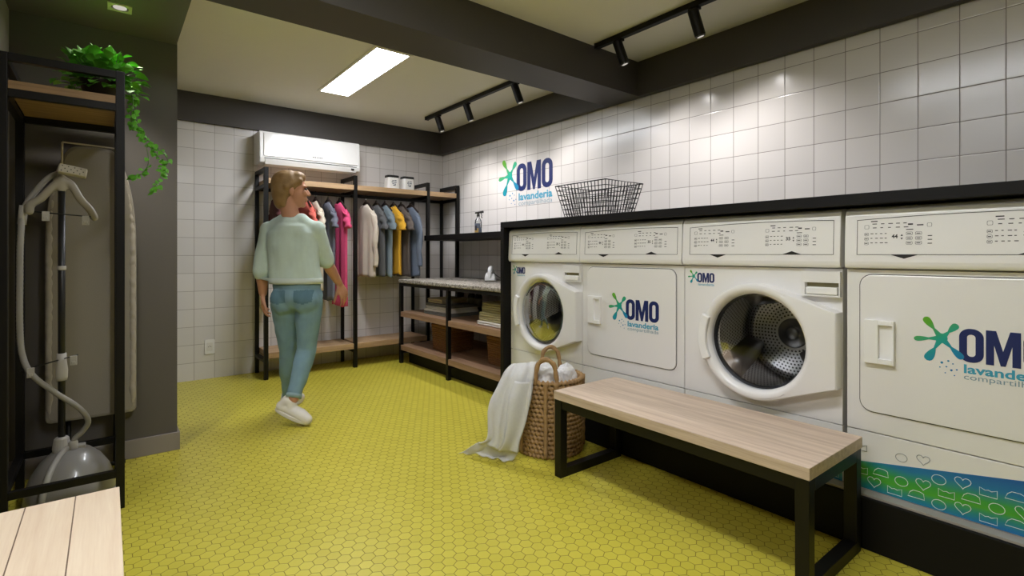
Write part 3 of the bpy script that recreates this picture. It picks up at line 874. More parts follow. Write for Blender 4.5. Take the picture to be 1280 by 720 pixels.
def washer(yl, label, seed):
    t = thing('washing_machine', label, 'washing machine', (XW, yl, ZB), group='white laundry machines in the black surround')
    shell(t, True); console(t, seed)
    # drum
    bm = B()
    lathe(bm, [(.222, -.030), (.226, -.05), (.226, -.345)], 72, c=(0, -CA, CZ - ZB), axis='X')
    # lathe axis X: profile z is x (positive = into the wall); flip sign
    for v in bm.verts: v.co.x = -v.co.x
    for f in [f for f in bm.faces if len(f.verts) > 4]: bm.faces.remove(f)
    d = obj('drum', bm, M['drum'], None, True); d.parent = t
    # drum mesh is centred on its own axis for the hole pattern
    for v in d.data.vertices: v.co -= Vector((0, -CA, CZ - ZB))
    d.location = (0, -CA, CZ - ZB)
    for k in range(3):
        a = R(75 + 120 * k)
        bm = B(); n_ = 10
        rings = []
        for i in range(n_ + 1):
            x = .045 + .29 * i / n_; tw = a + .35 * i / n_
            rg = []
            for da, rr in ((-.27, .224), (-.13, .168), (0, .150), (.13, .168), (.27, .224)):
                rg.append(bm.verts.new((x, rr * cos(tw + da), rr * sin(tw + da))))
            rings.append(rg)
        for p, q in zip(rings, rings[1:]):
            for j in range(4): bm.faces.new((p[j], p[j + 1], q[j + 1], q[j]))
        bm.faces.new(rings[0]); bm.faces.new(rings[-1][::-1])
        obj('drum_paddle', bm, M['paddle'], d, True)
    bm = B(); lathe(bm, [(.0, .330), (.10, .332), (.19, .334), (.226, .346)], 48, axis='X')
    obj('drum_back', bm, M['drum_back'], d, True)
    bm = B(); lathe(bm, [(.0, .312), (.022, .312), (.030, .318), (.034, .326), (.062, .326), (.07, .331)], 36, axis='X')
    obj('drum_hub', bm, M['paddle'], d, True)
    bm = B(); prof = [(RH + .010, .030), (RH - .004, .026), (RH - .012, .012), (RH - .012, -.004), (RH + .008, -.010), (RH + .008, .03)]
    lathe(bm, [(r_, x_) for r_, x_ in prof[:-1]], 64, c=(0, -CA, CZ - ZB), axis='X')
    for f in [f for f in bm.faces if len(f.verts) > 4]: bm.faces.remove(f)
    obj('door_gasket', bm, M['rubber'], t, True)
    # door: rounded ring that widens to a straight hinge edge
    corners = [(.681, .842), (.681, .552)]
    hb = hull_radial(.247, corners)
    n = len(hb)
    def L(dr, d, inner=False, r=None):
        out = []
        for th, rho in hb:
            rr = (rho - dr) if not inner else r
            out.append(A(CA + rr * cos(th), CZ + rr * sin(th), d))
        return out
    rows = [L(0, .0006), L(0, .046), L(.002, .0515), L(.006, .055), L(.012, .0558), L(.016, .056), L(0, .0585, True, .234), L(0, .0585, True, .228), L(0, .057, True, .221), L(0, .053, True, .214), L(0, .040, True, .205), L(0, .012, True, .203), L(0, .010, True, .215), L(0, .0006, True, .23)]
    bm = B(); rv = [[bm.verts.new(p) for p in r_] for r_ in rows]
    for p, q in zip(rv, rv[1:]):
        for k in range(n): bm.faces.new((p[k], p[(k + 1) % n], q[(k + 1) % n], q[k]))
    for k in range(n): bm.faces.new((rv[-1][k], rv[-1][(k + 1) % n], rv[0][(k + 1) % n], rv[0][k]))
    dr = obj('door', bm, M['white_enamel'], t, True)
    md = dr.modifiers.new('e', 'EDGE_SPLIT'); md.split_angle = R(32)
    bm = B()
    prof = [(.2025, .030), (.195, .026), (.17, .030), (.13, .041), (.08, .049), (.03, .053), (.0, .0535)]
    lathe(bm, [(r_, -x_) for r_, x_ in prof], 64, c=(0, -CA, CZ - ZB), axis='X')
    for f in [f for f in bm.faces if len(f.verts) > 4]: bm.faces.remove(f)
    obj('door_glass', bm, M['glass'], dr, True)
    bm = B()
    hp = []
    for k in range(13):
        th = R(156 + 50 * k / 12); hp.append((CA + .252 * cos(th), CZ + .252 * sin(th)))
    for k in range(13):
        th = R(206 - 50 * k / 12); hp.append((CA + .212 * cos(th), CZ + .212 * sin(th)))
    prism(bm, hp, lambda p, q, h: A(p, q, h), .050, .070)
    obj('door_handle', bm, M['white_plastic'], dr, bevel=.006, seg=3)
    # detergent drawer: plate with a recessed grip
    bm = B(); f_ = lambda p, q, h: A(p, q, h)
    for a0, a1, z0, z1 in ((.540, .681, .953, .997), (.540, .556, .898, .953), (.676, .681, .898, .953), (.556, .676, .898, .906)):
        prism(bm, [(a0, z0), (a1, z0), (a1, z1), (a0, z1)], f_, .0006, .022)
    dd = obj('detergent_drawer', bm, M['white_enamel'], t, bevel=.0015)
    obj('drawer_grip', prism(B(), [(.560, .907), (.673, .907), (.673, .936), (.560, .936)], f_, .0006, .026), M['white_plastic'], dd, bevel=.004)
    obj('drawer_pocket', prism(B(), [(.5575, .936), (.675, .936), (.675, .952), (.5575, .952)], f_, .0004, .003), M['pocket'], dd)
    logo(t, lambda a, z, h: A(.068 + a, .931 + z, h), .045, tag_=False)
    return t

def dryer(yl, label, seed):
    t = thing('tumble_dryer', label, 'tumble dryer', (XW, yl, ZB), group='white laundry machines in the black surround')
    shell(t, False); console(t, seed)
    f_ = lambda p, q, h: A(p, q, h)
    ob = rrect(.0435, .6415, .4845, .9915, .042); ib = rrect(.046, .639, .487, .989, .040)
    obj('door_seam', ringprism(B(), ob, ib, f_, .0003, .0014), M['seam'], t)
    d = obj('door', prism(B(), rrect(.0465, .6385, .4875, .9885, .040), f_, .0003, .007), M['white_enamel'], t, bevel=.003)
    bm = B()
    for a0, a1, z0, z1 in ((.064, .108, .668, .825), (.150, .156, .668, .825), (.108, .150, .808, .825), (.108, .150, .668, .688)):
        prism(bm, [(a0, z0), (a1, z0), (a1, z1), (a0, z1)], f_, .0072, .024)
    h = obj('door_handle', bm, M['white_plastic'], d, bevel=.002)
    obj('handle_recess', prism(B(), [(.1085, .6885), (.1495, .6885), (.1495, .8075), (.1085, .8075)], f_, .0072, .010), M['white_plastic'], d)
    logo(t, lambda a, z, h_: A(.330 + a, .713 + z, .007 + h_), .109)
    return t
mk = [washer(2.809, 'white front loading washer with round glass door, furthest machine beside the black end panel', 11)]
mk.append(dryer(2.125, 'white tumble dryer with square door and whole logo, between the two washers', 12))
mk.append(washer(1.440, 'white front loading washer with round glass door, behind the middle of the bench', 13))
mk.append(dryer(.745, 'white tumble dryer with square door and large cropped logo, nearest machine at the frame edge', 14))
film(mk[2], .16, .290 + FILM_SLOPE * -.55 + .0 - FILM_SLOPE * .145)
film(mk[3], W0, .287)

# ------------------------------------------------------------------ wire basket on the counter
t = thing('wire_basket', 'black wire basket standing on the black counter board beside the wall logo', 'wire basket', (2.47, 2.24, 1.2885))
def wb(s, z): return (.335 * s / 2 + .0, .43 * s / 2, z)
def rect_at(f_): hx, hy = .125 + .05 * f_, .17 + .045 * f_; return hx, hy, .004 + .213 * f_
bm = B()
for i in range(8):
    hx, hy, z = rect_at(i / 7)
    r_ = .0036 if i in (0, 7) else .0026
    tube(bm, [(-hx, -hy, z), (hx, -hy, z), (hx, hy, z), (-hx, hy, z)], r_, 6, closed=True)
obj('hoops', bm, M['black_metal'], t)
bm = B()
for side in range(4):
    n_ = 15 if side % 2 else 12
    for k in range(n_ + 1):
        q = -1 + 2 * k / n_; a, b = rect_at(0), rect_at(1)
        def pt(rr):
            hx, hy, z = rr
            return {0: (q * hx, -hy, z), 1: (hx, q * hy, z), 2: (q * hx, hy, z), 3: (-hx, q * hy, z)}[side]
        tube(bm, [pt(a), pt(b)], .0027, 6)
hx, hy, z = rect_at(0)
for k in range(11): x = -hx + 2 * hx * k / 10; tube(bm, [(x, -hy, z - .001), (x, hy, z - .001)], .002, 6)
for k in range(13): y = -hy + 2 * hy * k / 12; tube(bm, [(-hx, y, z - .001), (hx, y, z - .001)], .002, 6)
obj('mesh_wires', bm, M['black_metal'], t)

# ------------------------------------------------------------------ benches
def bench(x0, x1, y0, y1, ztop, th, label, wm, legx=None):
    t = thing('bench', label, 'bench', ((x0 + x1) / 2, (y0 + y1) / 2, 0))
    o = tuple(t.location)
    obj('seat', box(B(), x0, x1, y0, y1, ztop - th, ztop), wm, t, bevel=.002, off=o)
    w = .042; zt = ztop - th - .0005
    for y in (y0 + .003, y1 - .003 - w):
        for x in (x0 + .003, x1 - .003 - w):
            obj('leg', box(B(), x, x + w, y, y + w, 0, zt), M['black_metal'], t, bevel=.0015, off=o)
        obj('foot_bar', box(B(), x0 + .003 + w, x1 - .003 - w, y, y + w, 0, w), M['black_metal'], t, bevel=.0015, off=o)
        obj('seat_bar', box(B(), x0 + .003 + w, x1 - .003 - w, y, y + w, zt - w, zt), M['black_metal'], t, bevel=.0015, off=o)
    for x in (x0 + .003, x1 - .003 - w):
        obj('side_rail', box(B(), x + .004, x + w - .004, y0 + .003 + w, y1 - .003 - w, zt - w, zt), M['black_metal'], t, bevel=.0015, off=o)
    return t
bench(1.684, 2.128, .668, 1.812, .410, .040, 'long wooden bench with black frame legs in front of the laundry machines', M['wood_bench'])
b2 = bench(XL + .012, .027, .30, 1.822, .410, .040, 'pale plank bench filling the lower left corner of the photo', M['wood_pale'])
# shift plank seams into bench coordinates
cx = b2.location.x
M_p = wood('pale_plank_seat', '#dcc4a8', '#ecdac0', 'Y', .55, planks=(-.067 - cx, -.166 - cx, -.265 - cx))
[c for c in b2.children if c.name.startswith('seat') and not c.name.startswith('seat_bar')][0].data.materials[0] = M_p

# ------------------------------------------------------------------ rope laundry basket
def braid_ring(bm, R0, z, r, n=230, rt=7, ph=0.0):
    rings = []
    for i in range(n):
        a = 2 * pi * i / n
        f = abs(sin(a * 23 + ph)); rr = r * (.62 + .48 * f); off = .0045 * sin(a * 46 + 2 * ph)
        rg = []
        for k in range(rt):
            b = 2 * pi * k / rt
            q = R0 + rr * cos(b); rg.append(bm.verts.new((q * cos(a), q * sin(a), z + rr * sin(b) + off)))
        rings.append(rg)
    for i in range(n):
        p, q = rings[i], rings[(i + 1) % n]
        for k in range(rt): bm.faces.new((p[k], q[k], q[(k + 1) % rt], p[(k + 1) % rt]))
def rope_tube(bm, pts, r, bump=.28, freq=1.0, seg=10):
    P = spline(pts, 14); rs = []; acc = 0
    for i, p in enumerate(P):
        if i: acc += (P[i] - P[i-1]).length
        rs.append(r * (.8 + bump * abs(sin(acc / (r * 1.6) * freq))))
    tube(bm, P, r, seg, rs=rs)
BX, BY = 1.915, 2.095
t = thing('laundry_basket', 'large round woven rope basket with two handles standing by the end of the bench', 'laundry basket', (BX, BY, 0))
bm = B(); NR = 17; BH = .405
for i in range(NR):
    z = .0125 + (BH - .025) * i / (NR - 1); f = i / (NR - 1)
    braid_ring(bm, .176 - .006 * (1 - f) ** 2 + .002 * f, z, .0135, ph=i * 1.3)
lathe(bm, [(.168, .004), (.170, .39), (.163, .39), (.160, .016), (.0, .016)], 48)
obj('woven_wall', bm, M['rope'], t, True)
cam_dir = atan2(-BY, -BX)
for a in (cam_dir - R(6), cam_dir + R(10), cam_dir - R(52), cam_dir + R(100), cam_dir + R(174), cam_dir + R(190)):
    bm = B(); rr = .188; rope_tube(bm, [(rr * cos(a), rr * sin(a), .012), (rr * cos(a), rr * sin(a), .2), (rr * cos(a), rr * sin(a), .40)], .0115)
    obj('vertical_braid', bm, M['rope'], t, True)
for a in (cam_dir + R(2) - R(8), cam_dir + R(182) - R(4)):
    bm = B(); h = R(19)
    pts = []
    for k in range(9):
        q = -1 + k / 4; zz = .405 + .115 * sqrt(max(0, 1 - q * q)) if abs(q) < 1 else .385
        pts.append((.182 * cos(a + q * h), .182 * sin(a + q * h), zz))
    rope_tube(bm, pts, .012)
    obj('handle', bm, M['rope'], t, True)

# grey-white linen cloth draped over the rim to the floor
rows = [((1.872, 2.215, .385), (1.930, 2.150, .375)), ((1.800, 2.205, .440), (1.850, 2.080, .450)), ((1.735, 2.200, .462), (1.790, 2.060, .490)), ((1.660, 2.172, .432), (1.738, 2.020, .430)), ((1.600, 2.166, .36), (1.715, 2.008, .36)),
        ((1.562, 2.166, .300), (1.700, 2.005, .300)), ((1.545, 2.155, .20), (1.672, 2.010, .200)), ((1.535, 2.150, .12), (1.648, 2.025, .110)), ((1.512, 2.195, .085), (1.642, 2.035, .050)),
        ((1.488, 2.245, .050), (1.632, 2.050, .016)), ((1.476, 2.285, .020), (1.612, 2.068, .007)), ((1.462, 2.315, .006), (1.580, 2.070, .006))]
bm = B(); NU = 26; grid = []
Ls = spline([a for a, b in rows], 6); Rs = spline([b for a, b in rows], 6)
nr = len(Ls)
for i in range(nr):
    s_ = i / (nr - 1); g = []
    p, q = Ls[i], Rs[i]
    side = (q - p)
    for k in range(NU + 1):
        u = k / NU
        c = p.lerp(q, u)
        out = Vector((-.80, -.60, 0)) if s_ < .72 else Vector((0, 0, 1))
        fold = .020 * sin(pi * u) + .013 * sin(u * 13 + s_ * 3.0) * sin(pi * u) ** .5 + .008 * sin(u * 24 - s_ * 7)
        amp = min(1, s_ * 4) * (1.0 if s_ < .72 else .55)
        c = c + out * fold * amp
        if s_ > .55: c.z = max(c.z, .006) + (.006 * abs(sin(u * 17 + s_ * 9)) if s_ > .75 else 0)
        c += Vector((mnoise.noise(c * 14), mnoise.noise(c * 14 + Vector((5, 1, 2))), mnoise.noise(c * 14 + Vector((9, 3, 7))) * .5)) * .006
        c.z = max(c.z, .009)
        g.append(bm.verts.new(c))
    grid.append(g)
for a, b in zip(grid, grid[1:]):
    for k in range(NU): bm.faces.new((a[k], a[k + 1], b[k + 1], b[k]))
t = thing('draped_cloth', 'grey white linen cloth hanging over the rope basket rim down to the yellow floor', 'cloth', (1.60, 2.15, 0))
c = obj('cloth_sheet', bm, M['linen'], t, True, off=tuple(t.location))
s = c.modifiers.new('s', 'SOLIDIFY'); s.thickness = .004; s.offset = 1
# inner layer with a stitched seam, the second fold of the same cloth
bm = B(); gs = []
for i in range(0, nr):
    s_ = i / (nr - 1)
    if s_ < .30 or s_ > .72: continue
    p, q = Ls[i], Rs[i]; g = []
    w0 = .40 + .16 * sin((s_ - .3) / .42 * 2.2)
    for k in range(13):
        u = w0 + (1.0 - w0) * k / 12
        cc = p.lerp(q, u) + Vector((-.80, -.60, 0)) * (.034 + .014 * sin(u * 10 + s_ * 4) - .018 * (k / 12) ** 3)
        g.append(bm.verts.new(cc))
    gs.append(g)
for a, b in zip(gs, gs[1:]):
    for k in range(12): bm.faces.new((a[k], a[k + 1], b[k + 1], b[k]))
c2 = obj('fold_flap', bm, M['linen'], t, True, off=tuple(t.location))
s = c2.modifiers.new('s', 'SOLIDIFY'); s.thickness = .004; s.offset = 1

def crumple(name, label, cat, loc, r, m, seed, group=None):
    bm = B(); bmesh.ops.create_icosphere(bm, subdivisions=5, radius=1)
    for v in bm.verts:
        q = v.co.copy(); n = q.normalized()
        f = 1 + .22 * mnoise.noise(q * 1.6 + Vector((seed, 0, 0))) + .16 * (1 - abs(mnoise.noise(q * 3.5 + Vector((0, seed, 0)))) * 2) * .6
        v.co = Vector((n.x * r[0], n.y * r[1], n.z * r[2])) * f
    o_ = obj(name, bm, m, None, True); o_.location = loc
    return tag(o_, label, cat, group)
crumple('white_cloth', 'crumpled white cloth inside the rope basket under its front handle', 'cloth', (BX - .055, BY - .02, .385), (.085, .085, .085), M['towel_white'] if False else mat('white_cotton', '#e3e2e2', .9), 2.3)
crumple('white_cloth', 'crumpled white cloth poking out of the rope basket towards the machines', 'cloth', (BX + .085, BY - .045, .385), (.055, .05, .065), bpy.data.materials['white_cotton'], 7.1)
# ------------------------------------------------------------------ things on the ironing table's shelves
def towel(x, y, z, wx, wy, h, m, label, group, seed, rz=0.0):
    """folded towel: rounded fold towards -x, layered edges"""
    bm = B(); r_ = random.Random(seed); nl = 2; lh = h / nl
    for l in range(nl):
        z0 = l * lh + .0006; z1 = (l + 1) * lh - .0006; n = 10
        prof = []
        rr = (z1 - z0) / 2
        for k in range(7): a = pi / 2 + pi * k / 6; prof.append((-wx / 2 + rr + rr * cos(a), (z0 + z1) / 2 + rr * sin(a)))
        for k in range(7): a = -pi / 2 + pi * k / 6; prof.append((wx / 2 - rr + rr * cos(a), (z0 + z1) / 2 + rr * sin(a)))
        rows = []
        for j in range(n + 1):
            yy = -wy / 2 + wy * j / n; sh = 1 - .018 * (abs(j - n / 2) / (n / 2)) ** 6
            dz = .004 * mnoise.noise(Vector((yy * 9, seed, l))); rows.append([bm.verts.new((p * sh + .004 * mnoise.noise(Vector((yy * 12, seed * 2, l * 3))), yy, max(q + dz * (1 if l else .3), .0005))) for p, q in prof])
        for a, b in zip(rows, rows[1:]):
            for k in range(len(prof)): bm.faces.new((a[k], a[(k + 1) % len(prof)], b[(k + 1) % len(prof)], b[k]))
        bm.faces.new(rows[0]); bm.faces.new(rows[-1][::-1])
    o_ = obj('folded_towel', bm, m, None, True); o_.location = (x, y, z); o_.rotation_euler[2] = rz
    e = o_.modifiers.new('e', 'EDGE_SPLIT'); e.split_angle = R(50)
    return tag(o_, label, 'towel', group)
ZM = .505
zz = ZM
for k, (h, m, lb) in enumerate(((.032, 'towel_white', 'white folded towel at the bottom of the olive towel stack'), (.034, 'towel', 'olive folded towel lying on the white towel at the bottom of its stack'),
        (.034, 'towel', 'olive folded towel, third from the bottom of its stack'), (.036, 'towel', 'olive folded towel, second from the top of its stack'), (.036, 'towel', 'olive folded towel on top of its stack'))):
    towel(2.475 + .006 * (k % 2), 3.16, zz, .33 - .012 * k, .45 - .02 * k, h, M[m], lb, 'olive towel stack on the middle shelf', 20 + k, R(1.5 * (k % 3 - 1))); zz += h + .001
zz = ZM
for k, (h, m, wy, dy, lb) in enumerate(((.030, 'towel_grey', .44, 0, 'grey folded towel at the bottom of the far stack'), (.022, 'towel_white', .43, 0, 'white striped folded towel second from the bottom of the far stack'), (.022, 'towel_white', .42, 0, 'white striped folded towel in the middle of the far stack'),
        (.026, 'towel_grey', .42, -.01, 'grey folded towel under the beige cloth of the far stack'), (.044, 'towel_beige', .26, .07, 'beige folded cloth on top of the far towel stack'))):
    towel(2.52 - .004 * (k % 2), 4.11 + dy, zz, .34 - .015 * k, wy, h, M[m], lb, 'grey towel stack on the middle shelf', 40 + k, R(2 * (k % 2))); zz += h + .001

def bottle(x, y, h, r, colcap, label):
    t = thing('detergent_bottle', label, 'bottle', (x, y, ZM), group='dark bottles behind the far towels')
    obj('bottle', lathe(B(), [(r * .95, .0005), (r, .006), (r, h * .62), (r * .8, h * .72), (r * .36, h * .82), (r * .36, h * .86)], 20), M['dark_plastic'], t, True)
    obj('cap', lathe(B(), [(r * .42, h * .861), (r * .42, h), (.0, h)], 16), colcap, t, True)
    obj('sticker', lathe(B(), [(r * 1.012, h * .2), (r * 1.012, h * .55)], 20), mat('bottle_label', '#a8a49c', .5), t, True)
wcap = mat('white_cap', '#c8c4bd', .5); rcap = mat('red_cap', '#8d2f2f', .5)
bottle(2.80, 4.40, .235, .036, rcap, 'dark bottle with a red cap behind the far towels under the ironing table')
bottle(2.82, 4.22, .235, .036, wcap, 'dark bottle with a pale cap behind the far towels, next to the red capped one')
bottle(2.82, 4.10, .235, .036, wcap, 'dark bottle with a pale cap behind the far towels, furthest along towards the machines')

def small_basket(x, y, wx, wy, h, label):
    t = thing('rattan_basket', label, 'basket', (x, y, .179), group='rattan baskets on the bottom shelf')
    bm = B(); n = 12
    def path(s, z, N=120):
        p = rrect(-wx / 2 * s, wx / 2 * s, -wy / 2 * s, wy / 2 * s, .04, 5)
        out = []
        m_ = len(p)
        lens = [0]
        for i in range(m_): lens.append(lens[-1] + hypot(p[(i + 1) % m_][0] - p[i][0], p[(i + 1) % m_][1] - p[i][1]))
        for k in range(N):
            q = lens[-1] * k / N; i = max(j for j in range(m_) if lens[j] <= q); f = (q - lens[i]) / max(lens[i + 1] - lens[i], 1e-9)
            a, b = p[i], p[(i + 1) % m_]; out.append(Vector((a[0] + (b[0] - a[0]) * f, a[1] + (b[1] - a[1]) * f, z)))
        return out
    for i in range(n):
        f = i / (n - 1); z = .012 + (h - .024) * f
        P = path(.93 + .07 * f, z); rs = [.0105 * (.72 + .36 * abs(sin(k * pi / 3 + (i % 2) * pi / 2))) for k in range(len(P))]
        tube(bm, P, .01, 6, closed=True, rs=rs)
    # thin liner wall and bottom
    for k, (s0, z0) in enumerate(((.90, .006),)):
        p = path(s0, z0, 60); bm.faces.new([bm.verts.new(v) for v in p])
    a = [bm.verts.new(v) for v in path(.91, .008, 60)]; b = [bm.verts.new(v) for v in path(.985, h - .012, 60)]
    for k in range(60): bm.faces.new((a[k], a[(k + 1) % 60], b[(k + 1) % 60], b[k]))
    obj('woven_body', bm, M['rope_dark'], t, True)
    bm = B(); rope_tube(bm, path(1.0, h - .004, 40) + [path(1.0, h - .004, 40)[0]], .013)
    obj('rim_rope', bm, M['rope_dark'], t, True)
small_basket(2.525, 4.09, .30, .30, .235, 'square brown rattan basket at the far end of the table bottom shelf')
small_basket(2.55, 3.28, .28, .24, .225, 'brown rattan basket at the near end of the table bottom shelf')

# ------------------------------------------------------------------ garments on hangers
YH, ZBAR = 4.80, 1.620
hang_mat = mat('dark_hanger', '#2a1f1b', .5)
def hanger(x, label):
    t = thing('clothes_hanger', label, 'hanger', (x, YH, 1.548), group='dark hangers on the rack')
    hook = [(0, 0, .03), (0, 0, .055)] + [(0, .0165 * sin(a), .0735 - .0165 * cos(a)) for a in [R(10 + 30 * k) for k in range(8)]]
    obj('hook', tube(B(), spline(hook, 3), .0022, 6), M['chrome'], t, True)
    bm = B()
    for s in (-1, 1): capsule(bm, (0, 0, .022), (0, s * .055, .004), .011, .010, 10); capsule(bm, (0, s * .055, .004), (0, s * .165, -.062), .010, .008, 10)
    capsule(bm, (0, 0, .015), (0, 0, .036), .013, .009, 10)
    obj('shoulder_bar', bm, hang_mat, t, True)
def shirt(x, col, length, label, sleeve='short', seed=0, w=.19, thick=.027, name='hanging_shirt', cat='shirt', rib=None):
    m = mat('cloth_' + col.strip('#'), col, .92, var=.12, vs=30, bump=.25, bs=300)
    t = thing(name, label, cat, (x, YH, 1.545), rz=R(random.Random(seed).uniform(-4, 4)), group='clothes hanging on the rack')
    bm = B(); NJ = 40; prof = [(0, .062, .026), (.012, .085, .030), (.04, .125, .034), (.075, .168, .036), (.10, w * .97, .034), (.13, w, .030)]
    nrow = 22
    for k in range(1, nrow + 1): d = .13 + (length - .13) * k / nrow; prof.append((d, w * (1 - .04 * sin(pi * k / nrow)) , thick + .003 * k / nrow))
    rows = []
    for d, hw, th in prof:
        rg = []
        f = min(1, max(0, (d - .1) / .3))
        for k in range(NJ):
            a = 2 * pi * k / NJ
            y = hw * cos(a); xx = th * (abs(sin(a)) ** .8) * (1 if sin(a) >= 0 else -1)
            fold = f * (.008 * sin(y / hw * 5 + seed * 1.7 + d * 1.5) + .007 * sin(y / hw * 11 + seed) )
            zz = -d - (.02 * (1 - (abs(y) / .062) ** 2) * (1 if sin(a) < 0 else .25) if d < .005 and abs(y) < .062 else 0)
            zz += f * .008 * sin(a * 3 + seed) * (d / length)
            rg.append(bm.verts.new((xx + fold, y, zz)))
        rows.append(rg)
    for a, b in zip(rows, rows[1:]):
        for k in range(NJ): bm.faces.new((a[k], a[(k + 1) % NJ], b[(k + 1) % NJ], b[k]))
    b_ = obj('garment_body', bm, m, t, True)
    s_ = b_.modifiers.new('s', 'SOLIDIFY'); s_.thickness = .003
    L_ = .16 if sleeve == 'short' else .52
    for s in (-1, 1):
        bm = B(); n = 12 if sleeve == 'short' else 24; rings = []
        for i in range(n + 1):
            q = i / n
            yy = s * (w * .80 + .055 * min(1, q * (3.2 if sleeve == 'long' else 1.2)))
            z = -.085 - L_ * q * (.93 if q < .5 else 1.0)
            hw = (.055 + .008 * q) if sleeve == 'short' else (.052 - .018 * q); th = .026 if sleeve == 'short' else .022 - .004 * q
            tilt = .55 * (1 - q)
            rg = []
            for k in range(16):
                a = 2 * pi * k / 16; u = hw * cos(a); v = th * sin(a) + (.006 * sin(q * 16 + a * 2 + seed) if i else 0)
                rg.append(bm.verts.new((v + .004 * sin(q * 9 + seed), yy + u * s, z + u * tilt * -.9)))
            rings.append(rg)
        for a, b in zip(rings, rings[1:]):
            for k in range(16): bm.faces.new((a[k], a[(k + 1) % 16], b[(k + 1) % 16], b[k]))
        so = obj('sleeve', bm, m, t, True); q_ = so.modifiers.new('s', 'SOLIDIFY'); q_.thickness = .0025
    bm = B()
    cp = [(.028 * sin(a), .062 * cos(a), -.002 - (.02 * (1 - cos(a) ** 2) if sin(a) < 0 else .004)) for a in [2 * pi * k / 28 for k in range(28)]]
    tube(bm, cp, .0055, 6, closed=True)
    obj('collar', bm, m, t, True)
G_ = [
 (1.155, '#5a2b2b', .72, 'dark maroon shirt hanging at the left end of the rack, behind the woman', 'short', 'dark hanger carrying the dark maroon shirt'),
 (1.405, '#d96a5c', .78, 'coral red shirt hanging just right of the woman on the rack', 'short', 'dark hanger carrying the coral red shirt'),
 (1.495, '#cfc4b0', .80, 'cream shirt hanging between the coral and slate grey ones', 'short', 'dark hanger carrying the cream shirt of the left bay'),
 (1.608, '#6d6f7c', .90, 'long slate grey t-shirt dress hanging beside the pink one', 'short', 'dark hanger carrying the long slate grey dress'),
 (1.715, '#e0507e', .96, 'long pink t-shirt dress hanging next to the black post', 'short', 'dark hanger carrying the pink dress'),
 (1.975, '#cfc3b3', .70, 'cream long sleeved shirt hanging first after the black post', 'long', 'dark hanger carrying the cream long sleeved shirt'),
 (2.080, '#5b5b5c', .69, 'dark grey shirt hanging next to the cream long sleeved one', 'short', 'dark hanger carrying the dark grey shirt'),
 (2.170, '#76838a', .70, 'blue grey short sleeved shirt hanging beside the yellow one', 'short', 'dark hanger carrying the blue grey short sleeved shirt'),
 (2.262, '#d9a42c', .68, 'mustard yellow t-shirt hanging among the grey ones', 'short', 'dark hanger carrying the mustard yellow t-shirt'),
 (2.345, '#5d544f', .70, 'brown grey t-shirt hanging right after the yellow one', 'short', 'dark hanger carrying the brown grey t-shirt'),
 (2.450, '#6a7484', .70, 'steel blue long sleeved shirt hanging last on the right of the rack', 'long', 'dark hanger carrying the steel blue shirt'),
]
for i, (x, c_, L_, lb, sl, hl) in enumerate(G_):
    hanger(x, hl); shirt(x, c_, L_, lb, sl, seed=i + 1)

# ------------------------------------------------------------------ alcove: steamer rack, plant, steamer, ironing board
t = thing('alcove_rack', 'tall black metal rack with wooden top shelf in the dark alcove', 'rack', (-.135, 2.96, 0))
o = tuple(t.location)
AX0, AX1, AY0, AY1 = -.326, .058, 2.697, 3.230
ws = .03
for x in (AX0, AX1 - ws):
    for y in (AY0, AY1 - ws): obj('post', box(B(), x, x + ws, y, y + ws, 0, 1.828), M['black_metal'], t, bevel=.0015, off=o)
for z in (1.798, 1.662, .132):
    for y in (AY0 + .002, AY1 - ws + .002): obj('cross_rail', box(B(), AX0 + ws, AX1 - ws, y, y + ws - .004, z, z + .030), M['black_metal'], t, bevel=.0015, off=o)
    for x in (AX0 + .002, AX1 - ws + .002): obj('side_rail', box(B(), x, x + ws - .004, AY0 + ws, AY1 - ws, z, z + .030), M['black_metal'], t, bevel=.0015, off=o)
obj('top_shelf', box(B(), AX0 + ws + .001, AX1 - ws - .001, AY0 + .004, AY1 - .004, 1.6925, 1.724), M['wood_alcove'], t, bevel=.001, off=o)

# trailing plant
t = thing('trailing_plant', 'leafy green trailing plant in a dark pot on the alcove rack shelf', 'plant', (-.02, 2.88, 1.7245))
obj('pot', lathe(B(), [(.055, 0), (.075, .085), (.080, .09), (.074, .09), (.068, .075), (.0, .075)], 28), M['terracotta'], t, True)
r = random.Random(5)
def leaf(bm, base, d, size, up=Vector((0, 0, 1)), mi=0):
    d = d.normalized(); s = d.cross(up)
    s = s.normalized() if s.length > 1e-3 else Vector((1, 0, 0)); n = s.cross(d)
    prof = [(0, .0), (.10, .30), (.30, .46), (.55, .42), (.80, .22), (1.0, .0)]
    mid = [bm.verts.new(base + d * size * a + n * size * (.16 * a * (1 - a) * 2 - .22 * a * a)) for a, w in prof]
    for sg in (1, -1):
        ed = [bm.verts.new(base + d * size * a + s * sg * w * size + n * size * (.14 * w + .16 * a * (1 - a) * 2 - .25 * a * a)) if 0 < k < len(prof) - 1 else mid[k] for k, (a, w) in enumerate(prof)]
        for k in range(len(prof) - 1):
            vs = []
            for v in (mid[k], mid[k + 1], ed[k + 1], ed[k]):
                if v not in vs: vs.append(v)
            if len(vs) >= 3: bm.faces.new(vs if sg > 0 else vs[::-1])
bm = B(); st = B()
